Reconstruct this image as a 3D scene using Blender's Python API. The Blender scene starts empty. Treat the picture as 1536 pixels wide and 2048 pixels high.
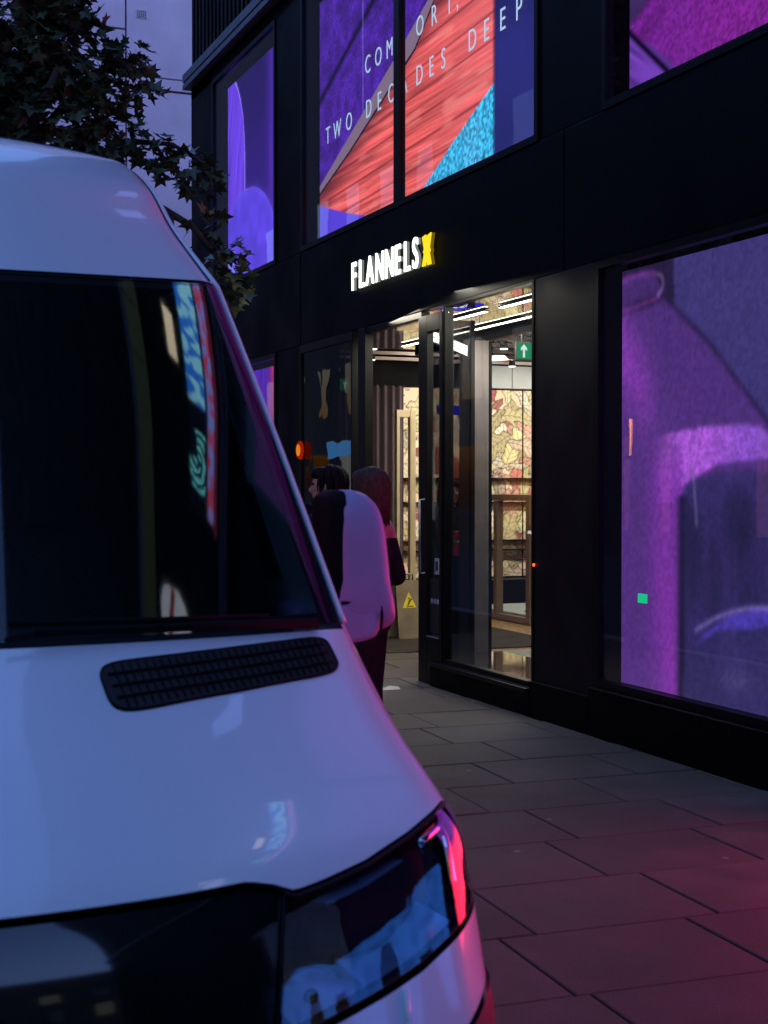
import bpy, bmesh, math, random
import numpy as np
from mathutils import Vector, Matrix

random.seed(7); RNG = np.random.default_rng(11)
SC = bpy.context.scene
COL = SC.collection
R = math.radians

# ------------------------------------------------------------------ camera, sky, exposure
cam_d = bpy.data.cameras.new('camera'); cam = bpy.data.objects.new('camera', cam_d); COL.objects.link(cam)
cam_d.sensor_fit = 'VERTICAL'; cam_d.sensor_height = 36.0; cam_d.sensor_width = 27.0
cam_d.lens = 36.0 * 2840 / 2048
cam_d.clip_start = 0.05; cam_d.clip_end = 500
cam.location = (0, 0, 1.6)
cam.rotation_euler = (math.pi/2 - math.atan(49/2840), 0, -R(22.36))
cam_d.dof.use_dof = True; cam_d.dof.focus_distance = 10.5; cam_d.dof.aperture_fstop = 6.3
SC.camera = cam

world = bpy.data.worlds.new('World'); SC.world = world; world.use_nodes = True
wt = world.node_tree; wt.nodes.clear()
SUN_EL = R(-2.0); SUN_ROT = R(290)
sky = wt.nodes.new('ShaderNodeTexSky'); sky.sky_type = 'NISHITA'; sky.sun_disc = False
sky.sun_elevation = SUN_EL; sky.sun_rotation = SUN_ROT; sky.air_density = 1.0; sky.dust_density = 0.6; sky.ozone_density = 2.0
tint = wt.nodes.new('ShaderNodeMix'); tint.data_type = 'RGBA'; tint.blend_type = 'MULTIPLY'; tint.inputs[0].default_value = 1.0
tint.inputs[7].default_value = (1.95, 2.60, 3.35, 1)
bg = wt.nodes.new('ShaderNodeBackground'); bg.inputs[1].default_value = 4.3
wo = wt.nodes.new('ShaderNodeOutputWorld')
wt.links.new(sky.outputs[0], tint.inputs[6]); wt.links.new(tint.outputs[2], bg.inputs[0]); wt.links.new(bg.outputs[0], wo.inputs[0])

SC.view_settings.view_transform = 'Standard'; SC.view_settings.look = 'None'
SC.view_settings.exposure = 0.0; SC.view_settings.gamma = 1.0; SC.view_settings.use_curve_mapping = False
SC.render.engine = 'CYCLES'
SC.cycles.use_denoising = True
try: SC.cycles.denoiser = 'OPENIMAGEDENOISE'
except Exception: pass
SC.cycles.max_bounces = 10; SC.cycles.transparent_max_bounces = 24; SC.cycles.glossy_bounces = 5; SC.cycles.diffuse_bounces = 3
SC.cycles.caustics_reflective = False; SC.cycles.caustics_refractive = False
SC.cycles.sample_clamp_indirect = 6.0

# ------------------------------------------------------------------ materials
def lin(c):
    c = np.asarray(c, float)
    return np.where(c <= 0.04045, c/12.92, ((c+0.055)/1.055)**2.4)
def s8(r, g, b): return tuple(lin(np.array([r, g, b])/255.0))

def nn(nt, kind, **kw):
    n = nt.nodes.new(kind)
    for k, v in kw.items(): setattr(n, k, v)
    return n
def mat(name, base, rough=0.5, metal=0.0, spec=0.5, coat=0.0, var=0.25, scale=6.0, bump=0.0, bscale=60.0, rvar=0.0, second=None, detail=6.0):
    m = bpy.data.materials.new(name); m.use_nodes = True; nt = m.node_tree; p = nt.nodes['Principled BSDF']
    p.inputs['Roughness'].default_value = rough; p.inputs['Metallic'].default_value = metal
    p.inputs['Specular IOR Level'].default_value = spec
    if coat: p.inputs['Coat Weight'].default_value = coat; p.inputs['Coat Roughness'].default_value = 0.04
    tc = nn(nt, 'ShaderNodeTexCoord'); no = nn(nt, 'ShaderNodeTexNoise'); no.inputs['Scale'].default_value = scale; no.inputs['Detail'].default_value = detail
    nt.links.new(tc.outputs['Object'], no.inputs['Vector'])
    rp = nn(nt, 'ShaderNodeValToRGB'); b = np.array(base[:3])
    c0 = b*(1-var); c1 = np.array(second[:3]) if second is not None else np.minimum(b*(1+var), 1.0)
    rp.color_ramp.elements[0].position = 0.3; rp.color_ramp.elements[1].position = 0.7
    rp.color_ramp.elements[0].color = (*c0, 1); rp.color_ramp.elements[1].color = (*c1, 1)
    nt.links.new(no.outputs['Fac'], rp.inputs['Fac']); nt.links.new(rp.outputs['Color'], p.inputs['Base Color'])
    if rvar:
        mr = nn(nt, 'ShaderNodeMapRange'); mr.inputs['To Min'].default_value = max(rough-rvar, 0.02); mr.inputs['To Max'].default_value = min(rough+rvar, 1)
        mr.inputs['From Min'].default_value = 0.3; mr.inputs['From Max'].default_value = 0.7
        nt.links.new(no.outputs['Fac'], mr.inputs['Value']); nt.links.new(mr.outputs['Result'], p.inputs['Roughness'])
    if bump:
        n2 = nn(nt, 'ShaderNodeTexNoise'); n2.inputs['Scale'].default_value = bscale; n2.inputs['Detail'].default_value = 5
        nt.links.new(tc.outputs['Object'], n2.inputs['Vector'])
        bp = nn(nt, 'ShaderNodeBump'); bp.inputs['Strength'].default_value = bump; bp.inputs['Distance'].default_value = 0.01
        nt.links.new(n2.outputs['Fac'], bp.inputs['Height']); nt.links.new(bp.outputs['Normal'], p.inputs['Normal'])
    return m
def glass(name, tint_c=(1, 1, 1), ior=1.5, rough=0.0, wob=0.0, refl=1.0):
    m = bpy.data.materials.new(name); m.use_nodes = True; nt = m.node_tree; nt.nodes.clear()
    o = nn(nt, 'ShaderNodeOutputMaterial'); mx = nn(nt, 'ShaderNodeMixShader'); tr = nn(nt, 'ShaderNodeBsdfTransparent'); gl = nn(nt, 'ShaderNodeBsdfGlossy')
    fr = nn(nt, 'ShaderNodeFresnel'); ge = nn(nt, 'ShaderNodeNewGeometry'); io = nn(nt, 'ShaderNodeMapRange')
    io.inputs['To Min'].default_value = ior; io.inputs['To Max'].default_value = 1/ior      # both faces of a pane reflect alike
    nt.links.new(ge.outputs['Backfacing'], io.inputs['Value']); nt.links.new(io.outputs['Result'], fr.inputs['IOR'])
    tr.inputs[0].default_value = (*tint_c, 1); gl.inputs['Roughness'].default_value = rough; gl.inputs[0].default_value = (refl, refl, refl, 1)
    if wob:
        tc = nn(nt, 'ShaderNodeTexCoord'); no = nn(nt, 'ShaderNodeTexNoise'); no.inputs['Scale'].default_value = 1.7
        nt.links.new(tc.outputs['Object'], no.inputs['Vector'])
        bp = nn(nt, 'ShaderNodeBump'); bp.inputs['Strength'].default_value = wob; bp.inputs['Distance'].default_value = 0.02
        nt.links.new(no.outputs['Fac'], bp.inputs['Height']); nt.links.new(bp.outputs['Normal'], gl.inputs['Normal'])
    nt.links.new(fr.outputs[0], mx.inputs[0]); nt.links.new(tr.outputs[0], mx.inputs[1]); nt.links.new(gl.outputs[0], mx.inputs[2]); nt.links.new(mx.outputs[0], o.inputs[0])
    return m
def emit(name, c, s):
    m = bpy.data.materials.new(name); m.use_nodes = True; nt = m.node_tree; nt.nodes.clear()
    o = nn(nt, 'ShaderNodeOutputMaterial'); e = nn(nt, 'ShaderNodeEmission'); e.inputs[0].default_value = (*c, 1); e.inputs[1].default_value = s
    nt.links.new(e.outputs[0], o.inputs[0]); return m
def art_emit(name, strength, grain=0.25, gscale=170.0):
    m = bpy.data.materials.new(name); m.use_nodes = True; nt = m.node_tree; nt.nodes.clear()
    o = nn(nt, 'ShaderNodeOutputMaterial'); e = nn(nt, 'ShaderNodeEmission'); a = nn(nt, 'ShaderNodeAttribute', attribute_name='art')
    tc = nn(nt, 'ShaderNodeTexCoord'); no = nn(nt, 'ShaderNodeTexNoise'); no.inputs['Scale'].default_value = gscale; no.inputs['Detail'].default_value = 2
    nt.links.new(tc.outputs['Object'], no.inputs['Vector'])
    mr = nn(nt, 'ShaderNodeMapRange'); mr.inputs['From Min'].default_value = .3; mr.inputs['From Max'].default_value = .7
    mr.inputs['To Min'].default_value = 1-grain; mr.inputs['To Max'].default_value = 1+grain
    nt.links.new(no.outputs['Fac'], mr.inputs['Value'])
    mx = nn(nt, 'ShaderNodeVectorMath', operation='SCALE'); nt.links.new(a.outputs['Color'], mx.inputs[0]); nt.links.new(mr.outputs['Result'], mx.inputs['Scale'])
    nt.links.new(mx.outputs[0], e.inputs[0]); e.inputs[1].default_value = strength
    nt.links.new(e.outputs[0], o.inputs[0]); return m
def art_paint(name, rough=0.6):
    m = bpy.data.materials.new(name); m.use_nodes = True; nt = m.node_tree; p = nt.nodes['Principled BSDF']
    a = nn(nt, 'ShaderNodeAttribute', attribute_name='art'); nt.links.new(a.outputs['Color'], p.inputs['Base Color'])
    p.inputs['Roughness'].default_value = rough; return m

M = {}
M['clad'] = mat('black_cladding', (0.0022, 0.0022, 0.0027), rough=0.5, spec=0.07, var=0.3, scale=1.5, rvar=0.1)
M['bronze'] = mat('dark_bronze_pillar', (0.012, 0.008, 0.0085), rough=0.5, spec=0.15, var=0.55, scale=3.0, rvar=0.12)
M['frame'] = mat('black_frame_metal', (0.003, 0.003, 0.0035), rough=0.4, spec=0.18, var=0.2)
M['trim'] = mat('grey_trim_metal', (0.22, 0.21, 0.23), rough=0.5, spec=0.4, var=0.15)
M['void'] = mat('matt_black', (0.004, 0.004, 0.0045), rough=0.8, spec=0.1)
M['pane'] = glass('shop_window_glass', (0.93, 0.95, 0.95), 1.5, wob=0.02)
M['pane_dark'] = glass('dark_tinted_glass', (0.34, 0.35, 0.36), 1.6, wob=0.12)
M['pane_return'] = glass('smoked_return_glass', (0.42, 0.42, 0.43), 1.5)
M['mirror'] = mat('black_mirror_soffit', (0.62, 0.58, 0.55), rough=0.03, metal=1.0, var=0.05)
M['ledge'] = mat('polished_black_ledge', (0.012, 0.012, 0.012), rough=0.06, spec=1.0, coat=1.0, var=0.2)
M['slab'] = mat('paving_concrete', (0.064, 0.051, 0.043), rough=0.75, spec=0.25, var=0.35, scale=3.5, bump=0.5, bscale=90, rvar=0.12, detail=9)
M['joint'] = mat('paving_joint', (0.012, 0.011, 0.011), rough=0.95, spec=0.1)
M['asphalt'] = mat('asphalt', (0.045, 0.045, 0.047), rough=0.85, spec=0.2, var=0.3, scale=30, bump=0.6, bscale=220)
M['kerb'] = mat('granite_kerb', (0.16, 0.155, 0.15), rough=0.7, var=0.3, scale=40)
M['conc'] = mat('pale_painted_concrete', (0.80, 0.60, 0.70), rough=0.85, spec=0.15, var=0.13, scale=0.9, bump=0.5, bscale=9, detail=10)
M['conc_dark'] = mat('concrete_joint', (0.10, 0.10, 0.12), rough=0.9, spec=0.1)
M['wood'] = mat('oak_parquet', (0.30, 0.19, 0.10), rough=0.22, spec=0.5, var=0.3, scale=4)
M['mat_dark'] = mat('ribbed_entrance_mat', (0.035, 0.03, 0.028), rough=0.9, spec=0.1, bump=0.6, bscale=200)
M['mat_grey'] = mat('grey_floor_strip', (0.16, 0.165, 0.16), rough=0.5, bump=0.3, bscale=120)
M['ribbed'] = mat('ribbed_pewter_metal', (0.34, 0.30, 0.31), rough=0.42, metal=0.6, var=0.12)
M['brass'] = mat('bronzed_display_metal', (0.26, 0.17, 0.115), rough=0.4, metal=0.6, var=0.12)
M['pale_brass'] = mat('pale_brass', (0.55, 0.46, 0.30), rough=0.45, metal=0.5, var=0.1)
M['greywall'] = mat('grey_bulkhead', (0.42, 0.44, 0.44), rough=0.8, var=0.06)
M['curtain'] = mat('plum_brown_curtain', (0.060, 0.042, 0.052), rough=0.8, var=0.3, scale=1.2)
M['batten'] = mat('pinkish_ceiling_batten', (0.55, 0.45, 0.41), rough=0.7, var=0.05)
M['lamp'] = emit('warm_white_lamp', (1.0, 0.90, 0.72), 9.0)
M['lamp_dim'] = emit('warm_spot_lamp', (1.0, 0.93, 0.8), 5.0)
# van
M['van'] = mat('white_van_paint', (0.70, 0.71, 0.72), rough=0.28, spec=0.5, coat=0.6, var=0.012, scale=.8, rvar=0.0, detail=2)
M['rail'] = mat('pale_rail_paint', (.74,.74,.75), rough=.22, spec=.6, coat=.5, var=.01)
M['van_glass'] = glass('windscreen_glass', (0.55, 0.62, 0.66), 1.52, rough=0.035)
M['van_plastic'] = mat('grey_van_plastic', (0.030, 0.029, 0.032), rough=0.5, spec=0.4, var=0.2, bump=0.25, bscale=500)
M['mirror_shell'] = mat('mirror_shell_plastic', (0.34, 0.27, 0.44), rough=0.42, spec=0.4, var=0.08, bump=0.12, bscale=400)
M['gloss_black'] = mat('gloss_black_grille', (0.004, 0.004, 0.005), rough=0.07, spec=0.5, coat=0.5, var=0.2)
M['rubber'] = mat('black_rubber', (0.008, 0.008, 0.009), rough=0.6, spec=0.25)
M['lens'] = glass('headlight_lens', (0.80, 0.82, 0.85), 1.55)
M['chrome'] = mat('chrome_reflector', (0.75, 0.76, 0.8), rough=0.08, metal=1.0, var=0.04)
M['reflected_blue'] = mat('reflected_blue_tint', (0.34,0.56,0.95), rough=0.16, metal=0.65, spec=.6, var=0.08, scale=30)  # blue of reflected light is put into the reflector's own colour
M['lampblack'] = mat('headlight_black_bezel', (0.012, 0.012, 0.016), rough=0.12, spec=0.6, var=0.2)
M['amber'] = mat('amber_reflector', (0.5, 0.09, 0.02), rough=0.15, var=0.1)
M['cabin'] = mat('dark_cabin_trim', (0.02, 0.021, 0.024), rough=0.75, spec=0.2, var=0.2)
# people
M['skin'] = mat('skin', (0.42, 0.24, 0.17), rough=0.55, var=0.1)
M['hair_dark'] = mat('dark_brown_hair', (0.007, 0.005, 0.004), rough=0.7, spec=.15, var=0.4, scale=60, bump=0.6, bscale=150)
M['hair_fair'] = mat('light_brown_hair', (0.055, 0.030, 0.018), rough=0.6, spec=.25, var=0.45, scale=40, bump=0.6, bscale=120)
M['cloth_black'] = mat('black_cloth', (0.010, 0.010, 0.012), rough=0.85, spec=0.15, var=0.3, scale=20)
M['cloth_rose'] = mat('dusty_rose_cloth', (0.23, 0.13, 0.12), rough=0.85, spec=0.15, var=0.15, scale=14)
M['cloth_navy'] = mat('dark_navy_cloth', (0.014, 0.015, 0.022), rough=0.8, spec=0.2, var=0.3, scale=20)
M['red_print'] = emit('lit_red_print', (0.75, 0.010, 0.03), 0.5)
# nature
M['leaf'] = mat('plane_leaf_green', (0.055, 0.080, 0.036), rough=0.42, spec=0.4, var=0.4, scale=2.5, second=(0.11, 0.15, 0.065))
M['leaf_warm'] = mat('plane_leaf_olive', (0.060, 0.085, 0.036), rough=0.45, spec=0.4, var=0.4, scale=3.0, second=(0.11, 0.15, 0.06))
M['bark'] = mat('plane_bark', (0.045, 0.038, 0.030), rough=0.85, var=0.5, scale=5, bump=0.6, bscale=20)
M['brick_far'] = mat('sooty_brick', (0.06, 0.045, 0.04), rough=0.9, var=0.3, scale=8)

# ------------------------------------------------------------------ mesh helpers
class MB:
    def __init__(s): s.v = []; s.f = []
    def add(s, vs, fs):
        o = len(s.v); s.v.extend([tuple(map(float, p)) for p in vs]); s.f.extend([tuple(i+o for i in f) for f in fs]); return s
    def box(s, x0, x1, y0, y1, z0, z1):
        return s.add([(x0,y0,z0),(x1,y0,z0),(x1,y1,z0),(x0,y1,z0),(x0,y0,z1),(x1,y0,z1),(x1,y1,z1),(x0,y1,z1)],
                     [(0,3,2,1),(4,5,6,7),(0,1,5,4),(1,2,6,5),(2,3,7,6),(3,0,4,7)])
    def obox(s, c, ax, ay, az):
        c, ax, ay, az = map(np.array, (c, ax, ay, az))
        P = [c+i*ax+j*ay+k*az for k in (-1,1) for (i,j) in ((-1,-1),(1,-1),(1,1),(-1,1))]
        return s.add(P, [(0,3,2,1),(4,5,6,7),(0,1,5,4),(1,2,6,5),(2,3,7,6),(3,0,4,7)])
    def tube(s, pts, r, n=8, cap=True):
        pts = [Vector(p) for p in pts]; rs = r if isinstance(r, (list, tuple)) else [r]*len(pts)
        rings = []
        for i, p in enumerate(pts):
            t = (pts[min(i+1, len(pts)-1)] - pts[max(i-1, 0)]).normalized()
            a = t.orthogonal().normalized() if i == 0 else (a - t*a.dot(t)).normalized()
            b = t.cross(a); rings.append([p + (a*math.cos(2*math.pi*k/n) + b*math.sin(2*math.pi*k/n))*rs[i] for k in range(n)])
        vs = [q for rg in rings for q in rg]; fs = []
        for i in range(len(pts)-1):
            for k in range(n): fs.append((i*n+k, i*n+(k+1)%n, (i+1)*n+(k+1)%n, (i+1)*n+k))
        if cap: fs.append(tuple(range(n-1,-1,-1))); fs.append(tuple((len(pts)-1)*n+k for k in range(n)))
        return s.add(vs, fs)
    def grid(s, P, flip=False):           # P: array (m, n, 3)
        m, n = P.shape[:2]; o = len(s.v)
        s.v.extend(map(tuple, P.reshape(-1,3).astype(float).tolist()))
        for i in range(m-1):
            for j in range(n-1):
                q = (o+i*n+j, o+i*n+j+1, o+(i+1)*n+j+1, o+(i+1)*n+j)
                s.f.append(q[::-1] if flip else q)
        return s
    def prism(s, outline, axis, a0, a1):  # outline in the two other axes
        n = len(outline)
        def pt(p, a):
            return {0:(a,p[0],p[1]),1:(p[0],a,p[1]),2:(p[0],p[1],a)}[axis]
        vs = [pt(p,a0) for p in outline]+[pt(p,a1) for p in outline]
        fs = [tuple(range(n)), tuple(range(2*n-1,n-1,-1))]+[(i,i+n,(i+1)%n+n,(i+1)%n) for i in range(n)]
        return s.add(vs, fs)
    def lathe(s, prof, c, axis=2, n=20):   # prof (r, h)
        c = np.array(c, float); m = len(prof); vs = []
        for r, h in prof:
            for k in range(n):
                a = 2*math.pi*k/n; u, w = r*math.cos(a), r*math.sin(a)
                vs.append(c + np.array({0:(h,u,w),1:(u,h,w),2:(u,w,h)}[axis]))
        fs = [(i*n+k, i*n+(k+1)%n, (i+1)*n+(k+1)%n, (i+1)*n+k) for i in range(m-1) for k in range(n)]
        fs.append(tuple(range(n))); fs.append(tuple((m-1)*n+k for k in range(n)))
        return s.add(vs, fs)
    def ell(s, c, rx, ry, rz, nu=14, nv=9):
        vs = []; fs = []
        for i in range(nv+1):
            th = math.pi*i/nv
            for k in range(nu):
                ph = 2*math.pi*k/nu; vs.append((c[0]+rx*math.sin(th)*math.cos(ph), c[1]+ry*math.sin(th)*math.sin(ph), c[2]+rz*math.cos(th)))
        for i in range(nv):
            for k in range(nu): fs.append((i*nu+k, (i+1)*nu+k, (i+1)*nu+(k+1)%nu, i*nu+(k+1)%nu))
        return s.add(vs, fs)
    def mesh(s, name, m, off=(0,0,0), smooth=False):
        me = bpy.data.meshes.new(name); o = off
        me.from_pydata([(v[0]-o[0], v[1]-o[1], v[2]-o[2]) for v in s.v], [], s.f)
        if m: me.materials.append(m)
        if smooth: me.polygons.foreach_set('use_smooth', [True]*len(me.polygons))
        me.update(); return me
    def build(s, name, m, parent=None, smooth=False, bevel=0, merge=0, recalc=True, sub=0, solid=0, autosmooth=None):
        off = root_of(parent).location if parent else (0,0,0)
        me = s.mesh(name, m, off, smooth)
        if recalc or merge:
            bm = bmesh.new(); bm.from_mesh(me)
            if merge: bmesh.ops.remove_doubles(bm, verts=bm.verts, dist=merge)
            if recalc: bmesh.ops.recalc_face_normals(bm, faces=bm.faces)
            bm.to_mesh(me); bm.free()
        o = bpy.data.objects.new(name, me); COL.objects.link(o)
        if parent: o.parent = parent
        if solid: md = o.modifiers.new('t', 'SOLIDIFY'); md.thickness = solid; md.offset = 0
        if bevel: md = o.modifiers.new('b', 'BEVEL'); md.width = bevel; md.segments = 2; md.limit_method = 'ANGLE'
        if sub: md = o.modifiers.new('s', 'SUBSURF'); md.levels = sub; md.render_levels = sub
        if autosmooth is not None:
            sharp_mark(me, autosmooth)
        return o
def sharp_mark(me, ang):
    bm = bmesh.new(); bm.from_mesh(me)
    for f in bm.faces: f.smooth = True
    for e in bm.edges:
        if len(e.link_faces) == 2 and e.calc_face_angle(0) > R(ang): e.smooth = False
    bm.to_mesh(me); bm.free()
def root_of(o):
    while o.parent: o = o.parent
    return o
def thing(name, label, cat, loc=(0,0,0), group=None):
    o = bpy.data.objects.new(name, None); o.empty_display_size = 0.2; COL.objects.link(o); o.location = loc
    return tag(o, label, cat, group)
def tag(o, label, cat, group=None):
    o['label'] = label; o['category'] = cat
    if group: o['group'] = group
    return o
def struct(o): o['kind'] = 'structure'; return o
def B(*a): return MB().box(*a)

def inpoly(Y, Z, pts):
    c = np.zeros(Y.shape, bool); n = len(pts)
    for i in range(n):
        y0, z0 = pts[i]; y1, z1 = pts[(i+1) % n]
        if z0 == z1: continue
        k = ((z0 > Z) != (z1 > Z)) & (Y < (y1-y0)*(Z-z0)/(z1-z0)+y0); c ^= k
    return c
def vnoise(A, Bc, seed=0):                 # cheap smooth value noise in numpy
    r = np.random.default_rng(seed); T = r.random((64, 64))
    i = np.floor(A).astype(int); j = np.floor(Bc).astype(int); u = A-i; v = Bc-j
    u = u*u*(3-2*u); v = v*v*(3-2*v); g = lambda a, b: T[a % 64, b % 64]
    return (g(i,j)*(1-u)+g(i+1,j)*u)*(1-v)+(g(i,j+1)*(1-u)+g(i+1,j+1)*u)*v
def art_grid(name, P0, du, dv, nu, nv, fn, m, parent=None):
    """a flat sheet P0 + u*du + v*dv whose colour print comes from fn(U, V) in metres"""
    P0, du, dv = map(lambda q: np.array(q, float), (P0, du, dv)); off = np.array(root_of(parent).location) if parent else np.zeros(3)
    u = np.linspace(0,1,nu+1); v = np.linspace(0,1,nv+1); U, V = np.meshgrid(u, v)
    P = P0 + U[...,None]*du + V[...,None]*dv - off
    me = bpy.data.meshes.new(name); nV = P.shape[0]*P.shape[1]
    idx = np.arange(nV).reshape(nv+1, nu+1)
    q = np.stack([idx[:-1,:-1], idx[:-1,1:], idx[1:,1:], idx[1:,:-1]], -1).reshape(-1,4)
    me.vertices.add(nV); me.vertices.foreach_set('co', P.reshape(-1).astype(np.float32))
    me.loops.add(q.size); me.loops.foreach_set('vertex_index', q.reshape(-1).astype(np.int32))
    me.polygons.add(len(q)); me.polygons.foreach_set('loop_start', np.arange(0, q.size, 4, dtype=np.int32))
    try: me.polygons.foreach_set('loop_total', np.full(len(q), 4, dtype=np.int32))
    except Exception: pass
    me.update(calc_edges=True)
    c = np.clip(lin(np.clip(fn(U, V), 0, 1)), 0, 1); rgba = np.ones((nV,4), np.float32); rgba[:,:3] = c.reshape(-1,3)
    at = me.color_attributes.new('art', 'FLOAT_COLOR', 'POINT'); at.data.foreach_set('color', rgba.reshape(-1))
    me.materials.append(m); o = bpy.data.objects.new(name, me); COL.objects.link(o)
    if parent: o.parent = parent
    return o
def paint(C, mask, col, k=1.0):
    m = (mask.astype(float)*k)[...,None]; C[:] = C*(1-m)+np.array(col)/255.0*m

FONT_T = Matrix(((0,0,-1,0),(-1,0,0,0),(0,1,0,0),(0,0,0,1)))     # text lying in the facade plane, read from the street
def letter(txt, size, depth, m, loc, parent, name='letter', sx=1.0, bold=0.0, rot=FONT_T, bev=0.0):
    cu = bpy.data.curves.new('t', 'FONT'); cu.body = txt; cu.size = size; cu.extrude = depth/2; cu.offset = bold; cu.bevel_depth = bev
    cu.resolution_u = 4
    to = bpy.data.objects.new('t', cu); COL.objects.link(to)
    dg = bpy.context.evaluated_depsgraph_get(); dg.update()
    me = bpy.data.meshes.new_from_object(to.evaluated_get(dg)); bpy.data.objects.remove(to)
    me.name = name
    off = Vector(root_of(parent).location) if parent else Vector((0,0,0))
    me.transform(Matrix.Translation(Vector(loc)-off) @ rot @ Matrix.Diagonal((sx,1,1,1)))
    me.materials.clear(); me.materials.append(m)
    o = bpy.data.objects.new(name, me); COL.objects.link(o)
    if parent: o.parent = parent
    return o

# ------------------------------------------------------------------ ground
road = struct(B(-14, 1.40, -25, 80, -0.40, -0.12).build('road', M['asphalt']))
far_ground = struct(B(-60, 60, -60, 120, -0.60, -0.41).build('ground', M['asphalt']))
pavement = struct(B(1.58, 16.5, -8, 40, -0.30, -0.018).build('pavement', M['joint']))
EX = Vector((math.cos(.05), -math.sin(.05), 0)); EY = Vector((math.sin(.05), math.cos(.05), 0))
sl = MB(); hx, hy = 0.3735, 0.2955
sl.add([(-hx,-hy,-.05),(hx,-hy,-.05),(hx,hy,-.05),(-hx,hy,-.05),(-hx,-hy,-.004),(hx,-hy,-.004),(hx,hy,-.004),(-hx,hy,-.004),
        (-hx+.005,-hy+.005,0),(hx-.005,-hy+.005,0),(hx-.005,hy-.005,0),(-hx+.005,hy-.005,0)],
       [(0,1,5,4),(1,2,6,5),(2,3,7,6),(3,0,4,7),(4,5,9,8),(5,6,10,9),(6,7,11,10),(7,4,8,11),(8,9,10,11)])
def speckle(m):
    nt = m.node_tree; p = nt.nodes['Principled BSDF']; src = p.inputs['Base Color'].links[0].from_socket
    ge = nn(nt, 'ShaderNodeNewGeometry'); vo = nn(nt, 'ShaderNodeTexVoronoi'); vo.inputs['Scale'].default_value = 3.1; nt.links.new(ge.outputs['Position'], vo.inputs['Vector'])
    lt = nn(nt, 'ShaderNodeMath', operation='LESS_THAN'); lt.inputs[1].default_value = .048; nt.links.new(vo.outputs['Distance'], lt.inputs[0])
    st = nn(nt, 'ShaderNodeTexNoise'); st.inputs['Scale'].default_value = .9; st.inputs['Detail'].default_value = 8; st.inputs['Roughness'].default_value = .65; nt.links.new(ge.outputs['Position'], st.inputs['Vector'])
    mr = nn(nt, 'ShaderNodeMapRange'); mr.inputs['From Min'].default_value = .35; mr.inputs['From Max'].default_value = .65; mr.inputs['To Min'].default_value = .72; mr.inputs['To Max'].default_value = 1.15; nt.links.new(st.outputs['Fac'], mr.inputs['Value'])
    sc = nn(nt, 'ShaderNodeVectorMath', operation='SCALE'); nt.links.new(src, sc.inputs[0]); nt.links.new(mr.outputs['Result'], sc.inputs['Scale'])
    mx = nn(nt, 'ShaderNodeMix', data_type='RGBA'); nt.links.new(lt.outputs[0], mx.inputs[0]); nt.links.new(sc.outputs[0], mx.inputs[6]); mx.inputs[7].default_value = (.15,.14,.13,1)
    nt.links.new(mx.outputs[2], p.inputs['Base Color']); return m
speckle(M['slab'])
slab_me = [sl.mesh('paving_slab', M['slab'])]
def slab_mat(k, f):
    return mat('paving_concrete_%s' % k, tuple(np.array((0.064,0.051,0.043))*f), rough=0.75, spec=0.25, var=0.35, scale=3.5, bump=0.5, bscale=90, rvar=0.12, detail=9)
for k, f in (('worn', 1.12), ('sooty', 0.88), ('patched', 1.04)):
    slab_me.append(sl.mesh('paving_slab', speckle(slab_mat(k, f))))
known = {0: 2.997, -1: 2.818, -2: 2.205, -3: 2.056, 1: 2.824}
for k in range(-12, 14):
    u0 = known.get(k, random.uniform(0, .755)) % 0.757
    v = 5.788 + .6*k + .3
    for n in range(0, 12):
        u = u0 + .757*n - .3785
        p = EX*u + EY*v
        lim = 6.15 if 10.85 < p.y < 12.45 else 5.15
        if p.x > lim or p.x+.3735 < 1.68: continue
        cut = max(0.0, 1.60-(p.x-.3735))          # slabs meeting the kerb are cut to fit
        o = bpy.data.objects.new('paving_slab', random.choice(slab_me)); COL.objects.link(o); o.parent = pavement
        o.location = (p.x, p.y, random.uniform(-.002, .002)); o.rotation_euler = (random.uniform(-.002,.002), random.uniform(-.002,.002), -.05+random.choice((0, math.pi)))
        if cut: o.scale.x = 1-cut/.747; o.location.x += cut/2
ke = MB().box(-.075, .075, -.447, .447, -.3, 0).mesh('kerb_stone', M['kerb'])
kerb = struct(B(1.405, 1.575, -8, 40, -.40, -.02).build('kerb', M['joint']))
for k in range(-8, 30):
    o = bpy.data.objects.new('kerb_stone', ke); COL.objects.link(o); o.parent = kerb; o.location = (1.49, .9*k, 0)

# ------------------------------------------------------------------ shop building
FX = 4.75
bd = thing('storefront_building', 'black clad shop building with lit picture screens in its windows', 'building', (FX, 12, 0))
def part(mb, name, m, parent=None, **k): return mb.build(name, m, parent or bd, **k)
def bx(name, m, *a, parent=None, bevel=0.006): return part(B(*a), name, m, parent, bevel=bevel)
# pillars
bx('pillar', M['clad'], FX, 5.05, 17.13, 18.15, 0, 6.78)
bx('pillar', M['clad'], FX, 5.05, 13.81, 14.60, 0, 3.05)
bx('pillar', M['clad'], FX, 5.05, 13.765, 14.60, 4.0, 6.62)
bx('pillar', M['bronze'], FX-.01, 5.05, 7.965, 8.77, 0.0, 3.05)
bx('pillar', M['clad'], FX, 5.05, 7.886, 8.728, 4.0, 6.62)
bx('pillar', M['clad'], FX, 5.05, 5.15, 5.55, 0, 3.05)
bx('pillar', M['clad'], FX, 5.05, 1.8, 2.4, 0, 3.05)
bx('pillar', M['clad'], FX, 5.05, 2.2, 2.9, 4.0, 6.62)
bx('lower_wall', M['clad'], FX, 5.05, -8, -1.8, 0, 3.05)
bx('plinth', M['clad'], FX-.05, 5.0, -1.79, 1.797, -.02, .31)
bx('upper_wall', M['clad'], FX, 5.05, -8, 2.2, 4.0, 6.62)
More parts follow.
